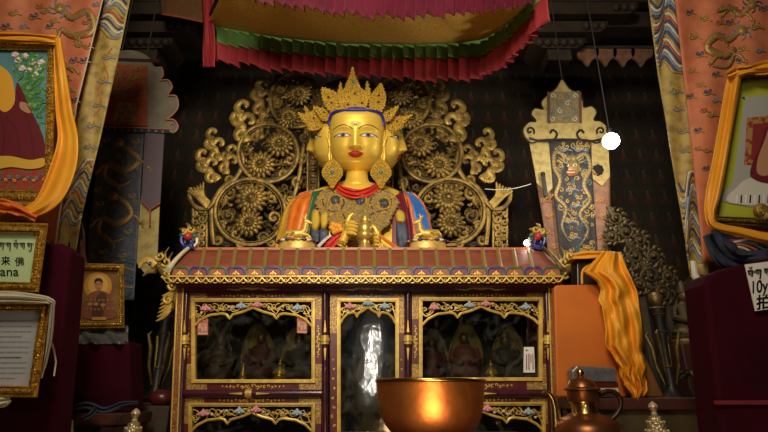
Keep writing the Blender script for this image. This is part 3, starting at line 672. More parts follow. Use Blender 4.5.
# ---- head (front face): local frame u right, v up, w to the viewer, in frame units * sK
HA = ((-24, 0.5), (-23, 8), (-21.5, 13.5), (-19, 18.6), (-15, 22.6), (-9, 25.0), (-2, 26.3), (6, 26.9), (16, 27.2), (24, 27.2), (30, 26.4), (34, 24.8), (38, 21), (41, 14), (43, 5), (43.3, .5))
HDp = ((-24, 2), (-21, 13), (-15, 20), (-9, 24), (0, 26.5), (12, 27.5), (24, 26.5), (31, 24), (36, 20), (41, 12), (43.3, 2))
HBk = ((-24, 2), (-20, 10), (-10, 16), (5, 24), (20, 27), (32, 24), (40, 12), (43.3, 2))
def gauss(x, s): return math.exp(-(x/s)**2)
def smooth(tab, v):                                 # rounded table look-up
    return (lerp(tab, v-1.2)+2*lerp(tab, v)+lerp(tab, v+1.2))/4
def face_w(u, v, base):
    w = base
    # nose: bridge from the brow down to the tip, wings
    if -7 < v < 22:
        t = max(0, min(1, (18-v)/19)); sg = 2.9+1.2*t; amp = 1.3+6.4*t**1.35
        amp *= 1/(1+math.exp(-(v+3.6)/.75))
        w += amp*gauss(u, sg)
        w += 2.0*gauss(abs(u)-4.3, 1.7)*gauss(v+1.6, 2.2)
    # brow ridge and eye hollows, swelling lids
    w -= 2.0*gauss(abs(u)-11.5, 6.5)*gauss(v-12.2, 3.4)
    w += 1.25*gauss(abs(u)-12.5, 5.2)*gauss(v-10.2, 2.4)
    bx = abs(u)-11.5
    w += .7*gauss(v-(18.2-.028*bx*bx), 1.5)*gauss(bx, 8.5)
    # cheeks, lips, philtrum, chin
    w += 1.3*gauss(abs(u)-13, 6)*gauss(v+3, 7)
    w += 1.7*gauss(u, 6.4)*gauss(v+8.4, 3.3)
    w -= .8*gauss(u, 5)*gauss(v+13.4, 1.5)
    w += 2.0*gauss(u, 7.5)*gauss(v+18.0, 3.4)
    w -= .55*gauss(abs(u)-8.6, 1.5)*gauss(v+8.4, 1.8)
    return w
def front_w(u, v):
    a = smooth(HA, v); n = 2.35; q = min(abs(u)/a, .995)
    return face_w(u, v, smooth(HDp, v)*(1-q**n)**(1/n))
def L3(u, v, w): return Vector((u*sK, -w*sK, v*sK))
b = MB(); NU, NV = 132, 104
def hp(a, c):
    v = -24+67.3*(c if c > .03 else c*.9+.003)
    t = 2*PI*a; cu, su = math.cos(t), math.sin(t); n = 2.35
    A = smooth(HA, v); u = A*math.copysign(abs(cu)**(2/n), cu); wf = math.copysign(abs(su)**(2/n), su)
    if wf >= 0: return L3(u, v, face_w(u, v, smooth(HDp, v)*wf) if wf > .15 else smooth(HDp, v)*wf+(face_w(u, v, 0))*wf/.15)
    return L3(u, v, smooth(HBk, v)*wf)
b.grid(hp, NU, NV, GOLD, True)
TILT = math.radians(17)
def place_head(o, x, y, Y, rz):
    o.parent = stat
    o.matrix_local = Matrix.Translation(P(x, y, Y)-stat.location) @ Matrix.Rotation(TILT, 4, 'X') @ Matrix.Rotation(rz, 4, 'Z')
head = b.build('head', None, smooth=70, local=True); ORG.pop(head.name, None)
def sub(mb, name, smooth=50):
    o = mb.build(name, None, smooth=smooth, local=True); ORG.pop(o.name, None); o.parent = head; return o
def decal(mb, outline, m, lift):                    # small painted shape laid on the face
    cx = sum(p[0] for p in outline)/len(outline); cy = sum(p[1] for p in outline)/len(outline)
    rings = (1, .66, .33); vs = []; n = len(outline)
    for r in rings: vs += [L3(cx+(x-cx)*r, cy+(y-cy)*r, front_w(cx+(x-cx)*r, cy+(y-cy)*r)+lift) for x, y in outline]
    vs.append(L3(cx, cy, front_w(cx, cy)+lift))
    fs = [(k*n+i, k*n+(i+1) % n, (k+1)*n+(i+1) % n, (k+1)*n+i) for k in range(2) for i in range(n)]+[(2*n+i, 2*n+(i+1) % n, 3*n) for i in range(n)]
    mb.add(vs, fs, m)
def ftube(mb, pts, r, m, lift=.2, n=6): mb.tube([L3(u, v, front_w(u, v)+lift) for u, v in pts], [q*sK for q in r] if isinstance(r, list) else r*sK, m, n)
HAIRB = mat('blue_hair_band', (.018, .022, .26), .4); EYEW = mat('painted_eye_white', (.62, .62, .60), .4); IRIS = mat('painted_iris', (.05, .09, .17), .3); BROW = mat('painted_brow', (.05, .05, .07), .5); LIP = mat('painted_lip', (.40, .022, .022), .35)
for s in (-1, 1):
    b = MB()
    ol = [(s*x, y) for x, y in spline([(4.6, 9.2), (8, 10.9), (12, 11.5), (16, 10.9), (20.8, 9.3), (16, 8.7), (12, 8.3), (8, 8.4)], 4, True)]
    decal(b, ol, EYEW, .28); decal(b, circ(s*12, 9.9, 2.5, 1.5, 16), IRIS, .42); decal(b, circ(s*12, 9.9, 1.1, 1.0, 10), BLACKP, .5)
    ftube(b, [(s*x, y) for x, y in spline([(4.2, 9.0), (8, 11.2), (12, 11.8), (16, 11.2), (21.5, 9.0)], 5)], .42, BROW, .35)
    ftube(b, [(s*x, y) for x, y in spline([(5.5, 8.8), (9, 8.2), (13, 8.3), (18, 9.0)], 5)], .22, LIP, .3)
    sub(b, 'eye')
    b = MB(); pts = spline([(2.8, 15.4), (6, 18.0), (11, 19.6), (16, 19.2), (22, 16.4)], 6); ftube(b, [(s*x, y) for x, y in pts], [.3]+[.42]*(len(pts)-6)+[.4, .36, .3, .25, .2], BROW, .25); sub(b, 'eyebrow')
b = MB()
up = [(-7.4, -7.4), (-4.5, -6.2), (-1.6, -5.2), (0, -5.7), (1.6, -5.2), (4.5, -6.2), (7.4, -7.4)]; mid = [(4, -8.2), (0, -8.5), (-4, -8.2)]; lo = [(-7.2, -7.6), (-4.5, -10.3), (0, -11.6), (4.5, -10.3), (7.2, -7.6)]
decal(b, spline(up+mid, 3, True), LIP, .55); decal(b, spline(lo+[(4, -8.7), (0, -9.0), (-4, -8.7)], 3, True), LIP, .75); sub(b, 'lips')
b = MB(); decal(b, circ(0, 19.6, 1.5, 1.5, 12), mat('turquoise', (.10, .28, .36), .3), .6); sub(b, 'forehead_jewel')
# hair: dark blue band at the hairline and hair behind it
b = MB()
pts = [(-27.4, 22), (-27.2, 27), (-25.8, 31), (-22.5, 34.0), (-12, 35.2), (0, 35.6), (12, 35.2), (22.5, 34.0), (25.8, 31), (27.2, 27), (27.4, 22)]
q = spline(pts, 6)
b.tube([L3(u*.985, v, max(2, (smooth(HDp, min(v, 36))*(1-min(abs(u)/28.5, .99)**2.35)**(1/2.35))+.4)) for u, v in q], 1.45*sK, HAIRB, 8)
b.grid(lambda a, c: (lambda v, t: L3((smooth(HA, v)+.7)*math.cos(t), v, (-(smooth(HBk, v)+.8)*math.sin(t) if math.sin(t) > 0 else (smooth(HDp, v)+.7)*-math.sin(t))))(33.5+9.7*c, 2*PI*a), 40, 8, HAIRB, True)
b.grid(lambda a, c: (lambda v, t: L3((smooth(HA, v)+.7)*math.cos(t), v, -(smooth(HBk, v)+.8)*math.sin(t)))(2+32*c, PI*a), 30, 10, HAIRB)
sub(b, 'hair')
for s in (-1, 1):                                   # long pierced ears
    b = MB()
    b.tube([L3(s*x, v, w) for x, v, w in spline([(26.2, 2, 5), (27.8, 8, 4), (29.8, 13, 1), (30.2, 17, -2), (28.6, 19, 0), (27.2, 16, 3), (26.8, 10, 4), (27.4, 3, 3), (27.6, -6, 3), (26.4, -13, 4), (24.8, -14, 5), (24.8, -8, 6), (25.6, 0, 6)], 5)], 1.35*sK, GOLD, 8)
    b.ball(L3(s*27.4, 9, 1.5), (2.0*sK, 2.6*sK, 8*sK), GOLD, 10, 8); b.tube([L3(s*27, v, 3) for v in (4, -4, -12)], [1.9*sK, 1.5*sK, 1.4*sK], GOLD, 8)
    sub(b, 'ear')
side = [copy_tree(head, stat) for _ in range(3)]
place_head(head, 357, 150, 2.735, 0)
place_head(side[0], 338.5, 150, 2.87, math.radians(-80)); place_head(side[1], 375.5, 150, 2.87, math.radians(80)); place_head(side[2], 357, 151, 2.93, PI)

def leafplate(mb, pts, Y, depth, gems=(), lean=0):
    mb.plate(pts, Y, .012, FIL); k = S(pts[0][1], Y)
    n = len(pts); per = 0
    for i in range(n):
        mb.ball(P(pts[i][0], pts[i][1], Y+.002), 1.15*k, FIL, 6, 5)
    cx = sum(p[0] for p in pts)/n; cy = sum(p[1] for p in pts)/n
    r = random.Random(int(cx*13+cy))
    for sc_ in (.78, .55, .30):
        m = max(5, int(n*sc_))
        for i in range(m):
            p = pts[int(i*n/m) % n]; x = cx+(p[0]-cx)*sc_+r.uniform(-.5, .5); y = cy+(p[1]-cy)*sc_+r.uniform(-.5, .5)
            mb.ball(P(x, y, Y-.003), r.uniform(.9, 1.5)*k, FIL, 6, 5)
    for x, y, rr, m in gems: mb.lathe([(rr*1.5*k, 0), (rr*1.4*k, .004), (rr*1.1*k, .005)], P(x, y, Y-.003), FIL, 12, 1, Matrix.Rotation(PI/2, 3, 'X')); mb.ball(P(x, y, Y-.008), (rr*k, rr*.7*k, rr*k), m, 10, 8)
GEMR = mat('dark_red_gem', (.12, .01, .01), .15); GEMB = mat('turquoise_gem', (.06, .17, .18), .2); GEMD = mat('black_gem', (.02, .02, .03), .15)
crown = MB()
ob = [(341, 110), (336, 103), (334.5, 96), (339, 92)]
big = spline([(345, 113), (340, 105), (338, 97), (341.5, 92), (345.5, 88), (347, 83), (350, 76), (352.5, 68), (355, 76), (358, 83), (360, 88), (364, 91), (368, 97), (366.5, 105), (361, 113)], 3, True)
leafplate(crown, big, 2.585, .01, ((353.3, 81.5, 1.9, GEMB), (354.7, 93, 1.2, GEMD), (348, 104, 1.3, GEMR), (362, 102.5, 1.2, GEMR)))
for pts, gm in (((338.5, 98), (341.5, 94), (341.5, 88), (340.5, 83), (338.6, 90), (338, 94)), ()), (((368.5, 98), (365.5, 94), (366, 88), (367.3, 82), (369.6, 89), (370, 95)), ()): leafplate(crown, spline(pts, 2, True), 2.59, .01, gm)
co = crown.build('crown', stat)
for pts, Y, gm in ((((339, 114), (341.5, 104), (339.5, 97), (333, 91), (322.5, 88), (322.5, 97), (326, 106), (333, 114)), 2.60, ((328.5, 97, 1.5, GEMR), (331.5, 102.5, 1.3, GEMD), (336, 110, .9, GEMR))),
                   (((371, 112), (369.5, 102), (372, 94), (377, 88), (381, 84), (384.5, 92), (385.5, 100), (383, 108), (378, 115)), 2.60, ((379, 95, 1.4, GEMR), (378.5, 102, 1.3, GEMD), (377, 110, .9, GEMR))),
                   (((331, 119.5), (331.5, 115), (327, 110), (314, 106.5), (318, 114), (323, 120)), 2.64, ((324, 112, 1, GEMR),)),
                   (((380, 118), (381, 114.5), (388, 111), (398, 106), (395, 113), (390, 120), (383, 121)), 2.64, ((389, 113, 1, GEMR),)),
                   (((322, 125), (323, 118), (319, 112), (313.5, 110.5), (310, 113), (305, 107), (305.5, 116), (299, 113), (302, 119.5), (307, 124), (310, 130), (318, 129)), 2.68, ((314, 118, 1.2, GEMR),)),
                   (((389, 129), (388, 123), (393, 117), (403, 116.5), (412, 115), (406, 120), (402, 127), (396, 130)), 2.68, ((397, 121, 1.1, GEMR),))):
    b = MB(); leafplate(b, spline(pts, 3, True), Y, .01, gm); b.build('crown_leaf', co)
b = MB(); b.tube([P(357+x, y, Y) for x, y, Y in spline([(-40, 128, 2.78), (-30, 124, 2.69), (-24, 118, 2.62), (-12, 114.3, 2.585), (0, 113.6, 2.575), (12, 114.3, 2.585), (24, 118, 2.62), (30, 124, 2.69), (40, 128, 2.78)], 6)], 1.6*sK, FIL, 8); b.build('crown_band', co)
for cx in (332.3, 381):                              # big leaf earrings
    b = MB(); leafplate(b, spline([(cx, 160), (cx+5, 163), (cx+9, 169), (cx+9.5, 175), (cx+5, 181), (cx, 188), (cx-5, 181), (cx-9.5, 175), (cx-9, 169), (cx-5, 163)], 3, True), 2.60, .01, ((cx, 172, 2.2, GEMB),))
    b.ptube(circ(cx, 172, 5.2, 5.6, 20)+[(cx+5.2, 172)], 2.597, .8, CAPEG); b.build('earring', stat)

# ---- jewelled gold cape on the breast, red neck scarf
b = MB()
TOP = ((316, 201), (320, 193), (327, 189), (335, 188.5), (345, 191), (357, 193), (369, 191), (380, 188.5), (386, 189), (392, 193), (398, 200))
BOT = ((316, 203), (320, 211), (327, 217), (331, 224), (338, 226), (342, 236), (350, 240), (357, 244), (364, 241), (372, 240), (377, 236), (382, 227), (388, 224), (392, 214), (398, 203))
def capep(a, c):
    x = 316+82*a; y0 = lerp(TOP, x); y1 = lerp(BOT, x); y = y0+(y1-y0)*c
    return P(x, y, torsoY(x, min(y, 244), .032))
b.grid(capep, 60, 26, CAPEG)
for x, y in [(316+82*i/44, lerp(BOT, 316+82*i/44)) for i in range(45)]: b.ball(P(x, y, torsoY(x, y, .034)), 1.3*.0056, CAPEG, 6, 5)
r = random.Random(5)
for i in range(340):
    x = r.uniform(318, 396); y = r.uniform(lerp(TOP, x)+1, lerp(BOT, x)-1); b.ball(P(x, y, torsoY(x, y, .033)), r.uniform(.5, 1.3)*.0056, FIL if i % 2 else CAPEG, 6, 4)
cape = b.build('jewelled_cape', stat, solid=.008)
SLATEG = mat('slate_blue_gem', (.05, .055, .075), .35, 0, bump=(90, .5, 'voronoi'))
for x, y in ((335.5, 200.5), (360.5, 200.8), (384, 203.5)):
    b = MB(); k = .0056
    b.ptube(circ(x, y, 6.3, 5.8, 20)+[(x+6.3, y)], torsoY(x, y, .040), 1.0, FIL, 6, 1); b.ball(P(x, y, torsoY(x, y, .038)), (4.6*k, 2.4*k, 4.2*k), SLATEG, 12, 8)
    for q in range(8): b.ball(P(x+3.6*math.cos(q*PI/4), y+3.3*math.sin(q*PI/4), torsoY(x, y, .046)), 1.2*k, SLATEG, 6, 5)
    b.build('gem_rosette', cape)
DKBR = mat('dark_brown_inlay', (.075, .03, .02), .5)
b = MB()
for s in (-1, 1):
    q = lambda pts: [(357+s*x, y) for x, y in spline(pts, 6)]
    b = MB()
    for pts in ([(34, 199), (33, 206), (27, 211), (19, 212), (13, 216), (12, 223)], [(32, 193), (25, 192), (16, 196), (13, 203), (16, 209)]): b.ptube(q(pts), lambda x, y: torsoY(x, y, .036), .9, DKBR, 6, .7)
    b.build('inlay_scroll', cape)
b = MB(); cloth_strip(b, [(334, 184, 7, 2.66), (342, 190, 8, 2.60), (350, 193, 8.5, 2.575), (357, 194, 9, 2.565), (364, 193, 8.5, 2.575), (372, 190, 8, 2.60), (380, 184, 7, 2.66)], REDS, 2.2, .010, 12, 6, 3); b.build('neck_scarf', stat, solid=.006)

# ---- scarves over the shoulders
def drape(name, edgeL, edgeR, m, off, nf=3, amp=.010, y0=None, seed=0, lab=None):
    """edgeL/edgeR: x against y for both borders"""
    a0, a1 = edgeL[0][1], edgeL[-1][1]; rnd = random.Random(seed); ph = rnd.uniform(0, 6)
    b = MB(); TL = [(y, x) for x, y in edgeL]; TR = [(y, x) for x, y in edgeR]
    def fn(a, c):
        yl = TL[0][0]+(TL[-1][0]-TL[0][0])*c; yr = TR[0][0]+(TR[-1][0]-TR[0][0])*c
        x = lerp(TL, yl)*(1-a)+lerp(TR, yr)*a; y = yl*(1-a)+yr*a
        fold = math.sin(2*PI*nf*a+ph+c*1.5)*amp*min(1, c*4+.2)
        return P(x, y, torsoY(x, min(y, 262), off)-fold)
    b.grid(fn, 28, 26, m); return b.build(name, stat, solid=.005)
drape('yellow_scarf', [(291, 199), (284, 211), (280, 224), (276, 240), (273, 258)], [(301, 194), (291, 207), (288, 224), (284, 240), (281, 258)], YELO, .016, 1, .006, seed=1)
drape('orange_scarf', [(300, 193), (290, 206), (287, 224), (283, 240), (281, 258)], [(316, 188.5), (311, 204), (307, 222), (303, 240), (301, 258)], ORNG, .026, 2.2, .005, seed=2)
drape('green_scarf', [(313, 189.5), (309.5, 203), (306, 222), (303, 240), (301, 258)], [(327, 186.5), (318, 194), (314, 208), (310, 228), (308, 258)], GRNS, .030, 1, .005, seed=3)
drape('maroon_panel', [(316, 196), (313, 212), (310, 232), (309, 258)], [(322, 206), (324, 214), (328, 226), (328, 258)], MARS, .018, 1, .004, seed=9)
drape('maroon_panel', [(395, 196), (393, 212), (392, 232), (392, 258)], [(402, 192), (406, 206), (409, 226), (410, 258)], MARS, .016, 1, .004, seed=19)  # dark cloth added for the darkness between cape and scarf
for pts, m in ((((312, 212), (317, 210), (320, 216), (320.5, 224), (317, 231), (311, 229)), YPET), (((320.5, 215), (324, 212), (328, 213), (328.5, 224), (325, 230), (321, 228)), YPET), (((311, 230), (316, 229.5), (319.5, 232), (320, 241), (317, 250), (311, 246)), GREYS), (((320, 230), (324, 229), (328, 231), (329, 238), (325, 244), (320, 246)), GREYS),
               (((396, 213), (400, 210), (405, 214), (405, 222), (400, 224), (396, 221)), YPET), (((396, 224), (401, 222), (406, 226), (408, 240), (404, 252), (398, 250)), GREYS)):
    b = MB(); sp = spline(pts, 3, True); cx = sum(p[0] for p in sp)/len(sp); cy = sum(p[1] for p in sp)/len(sp); n = len(sp)
    vs = [P(x, y, torsoY(x, y, .036)) for x, y in sp]+[P(cx+(x-cx)*.5, cy+(y-cy)*.5, torsoY(x, y, .052)) for x, y in sp]+[P(cx, cy, torsoY(cx, cy, .050))]
    b.add(vs, [(i, (i+1) % n, n+(i+1) % n, n+i) for i in range(n)]+[(n+i, n+(i+1) % n, 2*n) for i in range(n)], m); b.build('petal_lappet', stat, solid=.004)
drape('maroon_scarf', [(399, 191), (402, 204), (405, 222), (407, 240), (408, 258)], [(405, 192), (409, 206), (412, 222), (414, 240), (415, 258)], MARS, .028, 2, .006, seed=4)
drape('orange_scarf', [(403, 193), (408, 208), (411, 224), (413, 240), (414, 258)], [(408, 193), (413, 207), (416, 224), (418, 240), (419, 258)], ORNG, .030, 1, .004, seed=5)
drape('blue_scarf', [(404, 191.5), (411, 206), (415, 224), (417, 240), (418, 258)], [(412, 193), (421, 202), (426, 213), (430, 231), (434, 258)], BLUS, .030, 1.4, .008, seed=6)
drape('orange_edging', [(411, 192.5), (420, 202), (425, 213), (429, 231), (432, 258)], [(414, 193), (423, 202), (428, 213), (432, 231), (435, 258)], ORNG, .026, 1, .002, seed=7)
drape('maroon_lining', [(319, 205), (325, 214), (330, 226), (332, 258)], [(331, 224), (337, 229), (343, 236), (345, 258)], mat('dark_maroon_cloth', (.10, .02, .03), .7), .012, 2, .006, seed=8)  # dull dark maroon cloth between the lappets and the cape
# orange flower and red/white/saffron scarf ends by the hands
b = MB(); k = .0052
for i in range(9):
    a = i*2.4; rr = 2+i*.45; b.ball(P(335.5+rr*math.cos(a), 228+rr*math.sin(a)*.8, 2.535-.003*(i % 3)), (3.4*k, 2.2*k, 3*k), SAFF, 10, 7, Matrix.Rotation(a, 3, 'Y'))
b.build('silk_flower', stat)
b = MB(); cloth_strip(b, [(342, 234, 7, 2.54), (334, 240, 9, 2.55), (328, 248, 9, 2.56), (322, 256, 8, 2.57)], REDS, 1.5, .006, 8, 5, 4); b.build('red_scarf_end', stat, solid=.004)
b = MB(); cloth_strip(b, [(331, 235, 2.4, 2.53), (325, 240, 2.6, 2.54), (318, 247, 3, 2.55)], WHITEP, .8, .002, 5, 5, 5); b.build('white_scarf_end', stat, solid=.004)
b = MB(); cloth_strip(b, [(378, 233, 2.6, 2.52), (384, 239, 3, 2.53), (394, 246, 3.4, 2.55), (404, 252, 3.4, 2.56)], ORNG, .8, .002, 5, 5, 6); b.build('orange_scarf_end', stat, solid=.004)

# ================================================================== CARVED AUREOLE
YA = 3.19; AX = 350
aur = thing('carved_aureole', 'carved gilt openwork throne back with sunflowers and scrolls behind the statue', 'throne back', (P(AX, 240, YA).x, YA, zt))
def mir(pts, s): return pts if s < 0 else [(2*AX-x, y) for x, y in pts]
def flower(x, y, r, Y, m, m2):
    b = MB(); k = S(y, Y); o = P(x, y, Y); NP = 15
    for ring, (rr, L, dy) in enumerate(((.72, .30, 0), (.50, .24, .014))):
        for i in range(NP):
            a = 2*PI*(i+.5*ring)/NP; c = o+Vector((math.cos(a)*rr*r*k, -dy-.006, math.sin(a)*rr*r*k))
            b.ball(c, (L*r*k*1.15, .013, .17*r*k), m, 8, 6, Matrix.Rotation(-a, 3, 'Y'))
    b.ball(o-Vector((0, .012, 0)), (.38*r*k, .03, .38*r*k), m2, 16, 8)
    b.tube([o+Vector((.30*r*k*math.cos(a), -.036, .30*r*k*math.sin(a))) for a in [2*PI*i/16 for i in range(17)]], .05*r*k, m, 6); b.ball(o-Vector((0, .042, 0)), (.15*r*k, .012, .15*r*k), m, 10, 6)
    b.build('sunflower', aur)
for s in (-1, 1):
    b = MB()
    def T(pts, r, m=OLDG, Y=YA, n=8, flat=.8): b.ptube(mir(pts, s), Y, r, m, n, flat)
    for cx, cy, rx, ry in ((250, 212, 35, 33), (268, 153, 30, 29), (297, 100, 27, 27)):
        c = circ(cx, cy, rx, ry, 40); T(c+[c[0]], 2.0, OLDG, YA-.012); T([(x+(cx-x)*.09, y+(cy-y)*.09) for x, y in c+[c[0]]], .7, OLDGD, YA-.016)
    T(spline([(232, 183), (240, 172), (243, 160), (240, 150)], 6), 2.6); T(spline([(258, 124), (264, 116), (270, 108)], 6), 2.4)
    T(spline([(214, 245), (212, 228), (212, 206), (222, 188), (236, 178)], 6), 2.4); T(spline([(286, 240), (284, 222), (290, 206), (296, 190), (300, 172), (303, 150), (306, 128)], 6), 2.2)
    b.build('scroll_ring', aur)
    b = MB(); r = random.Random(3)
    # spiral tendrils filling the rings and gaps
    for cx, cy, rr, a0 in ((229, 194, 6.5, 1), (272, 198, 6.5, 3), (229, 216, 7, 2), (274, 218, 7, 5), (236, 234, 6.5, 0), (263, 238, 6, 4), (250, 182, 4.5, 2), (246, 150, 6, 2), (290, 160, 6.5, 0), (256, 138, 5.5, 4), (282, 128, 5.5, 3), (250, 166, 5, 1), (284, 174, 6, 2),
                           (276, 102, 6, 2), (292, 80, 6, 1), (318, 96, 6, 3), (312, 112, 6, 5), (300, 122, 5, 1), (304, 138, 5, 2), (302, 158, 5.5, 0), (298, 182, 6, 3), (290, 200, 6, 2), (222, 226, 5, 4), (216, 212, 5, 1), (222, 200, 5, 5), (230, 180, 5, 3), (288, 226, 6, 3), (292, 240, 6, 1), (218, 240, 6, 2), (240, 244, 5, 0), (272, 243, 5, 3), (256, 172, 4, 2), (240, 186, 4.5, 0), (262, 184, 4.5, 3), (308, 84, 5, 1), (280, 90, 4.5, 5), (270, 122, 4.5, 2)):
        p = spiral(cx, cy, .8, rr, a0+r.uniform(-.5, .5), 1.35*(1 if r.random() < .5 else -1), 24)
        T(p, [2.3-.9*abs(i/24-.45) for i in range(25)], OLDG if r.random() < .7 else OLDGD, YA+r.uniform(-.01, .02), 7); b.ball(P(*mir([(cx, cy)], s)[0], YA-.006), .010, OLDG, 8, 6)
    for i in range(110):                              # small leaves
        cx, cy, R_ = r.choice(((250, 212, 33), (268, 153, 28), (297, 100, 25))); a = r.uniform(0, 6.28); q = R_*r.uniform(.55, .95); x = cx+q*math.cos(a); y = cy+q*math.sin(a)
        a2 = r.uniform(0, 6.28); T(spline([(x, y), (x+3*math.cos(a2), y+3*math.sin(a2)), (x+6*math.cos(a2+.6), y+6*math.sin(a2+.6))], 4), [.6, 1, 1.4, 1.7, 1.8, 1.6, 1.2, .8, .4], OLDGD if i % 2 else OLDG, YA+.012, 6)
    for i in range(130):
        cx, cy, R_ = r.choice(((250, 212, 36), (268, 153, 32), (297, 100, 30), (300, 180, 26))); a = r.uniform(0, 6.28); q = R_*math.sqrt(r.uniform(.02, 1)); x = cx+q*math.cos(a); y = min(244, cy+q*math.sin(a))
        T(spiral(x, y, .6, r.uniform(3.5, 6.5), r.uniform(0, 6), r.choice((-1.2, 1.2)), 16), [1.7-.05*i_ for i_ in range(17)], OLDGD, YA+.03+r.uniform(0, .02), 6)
    b.build('openwork_tendrils', aur)
    for (x, y, rr) in ((252, 199, 16), (249, 223, 14), (280, 144, 14), (261, 165, 14.5), (289, 118, 12.5), (299, 95, 12)):
        x = mir([(x, y)], s)[0][0]; flower(x, y, rr, YA-.02, OLDG, OLDGD)
    # flame-like cloud scrolls around the edge
    def cloud(x, y, k, rot, m):
        b = MB(); c, sn = math.cos(rot), math.sin(rot)
        q = lambda pts: mir([(x+k*(a*c-d*sn), y+k*(a*sn+d*c)) for a, d in pts], s)
        st = spline([(1.5, 22), (0, 12), (-2, 4), (-1, -4), (0, -10)], 5); b.ptube(q(st), YA-.005, [k*(4.8+1.0*math.sin(i*.9)) for i in range(len(st))], m, 10, .45)
        for pts, rad in (([(-1, -8), (-3, -14), (2, -19), (7, -17), (6.5, -13.5)], 2.6), ([(0, -2), (5, -5), (10, -3), (11, 2), (7.5, 3.5)], 2.7), ([(-2, 3), (-7, 1), (-9, -4), (-6, -8), (-3.5, -6)], 2.7), ([(0, 8), (-5, 9), (-8, 13), (-6, 17.5), (-2.5, 16)], 2.6)):
            sp = spline(pts, 5); b.ptube(q(sp), YA-.008, [k*rad*1.5*(1-.35*i/len(sp)) for i in range(len(sp))], m, 10, .5); b.ball(P(*q([pts[-1]])[0], YA-.012), (k*2.5*.0062, .013, k*2.5*.0062), m, 10, 7)
        b.build('cloud_scroll', aur)
    cloud(242, 121, 1.0, -.15, LITG); cloud(261, 97, .88, -.05, OLDG); cloud(214, 145, .80, -.35, LITG); cloud(207, 166, .85, -.6, LITG); cloud(228, 159, .72, .2, OLDG); cloud(262, 125, .6, .1, OLDG)
    b = MB()                                          # feathered wing low on the outside
    for i in range(6): T(spline([(210-i*.6, 203+i), (203-i*1.2, 195+i*.4), (203.5-i*3.2, 182+i*1.8)], 5), [1.6, 1.8, 2, 2.1, 2.1, 2.1, 2, 1.8, 1.5, 1.2, .8], LITG, YA-.02-.004*i, 8, .7)
    T(spline([(191, 188), (190, 198), (196, 207), (206, 209), (213, 203)], 5), 2.4, OLDG, YA-.02); b.build('wing', aur)
    b = MB()
    for i in range(5):
        y = 211+i*8; T(spiral(202, y, .8, 4.2, i, 1.2*(-1)**i, 18), 1.7, OLDG, YA-.012); T(spiral(195.5, y+3, .8, 3, i+2, -1.1*(-1)**i, 16), 1.5, OLDG, YA-.01); b.ball(P(*mir([(198.5, y+5)], s)[0], YA-.016), .012, OLDG, 8, 6)
    T([(206.5, 206), (206.5, 250)], 1.6); T([(193, 206), (193, 250)], 1.3); b.build('side_border', aur)
    b = MB()                                          # inner beaded pillar by the statue
    T([(313, 250), (313, 120), (318, 100), (330, 86), (350, 80)], 5, OLDGD, YA+.01, 8, .3)
    for i in range(22): b.ball(P(*mir([(313, 248-i*6)], s)[0], YA-.006), (.022, .012, .015), OLDG, 8, 6)
    for x in (307.5, 318.5): T([(x, 250), (x, 122)], 1.0)
    b.build('inner_border', aur)
b = MB()
for y in range(52): pass
b.tube([P(350, 250, YA+.03), P(350, 160, YA+.03), P(350, 80, YA+.03)], .02, WOOD, 8); b.tube([P(215, 244, YA+.03), P(485, 244, YA+.03)], .02, WOOD, 8)
b.tube([P(236, 178, YA+.03), P(464, 178, YA+.03)], .018, WOOD, 8); b.tube([P(262, 116, YA+.03), P(438, 116, YA+.03)], .018, WOOD, 8)
for x in (228, 300, 400, 472):
    w = P(x, 246, YA+.03); b.box((w.x, w.y, (w.z+zt)/2), (.03, .03, abs(w.z-zt)+.01), WOOD)
b.build('back_rail', aur)

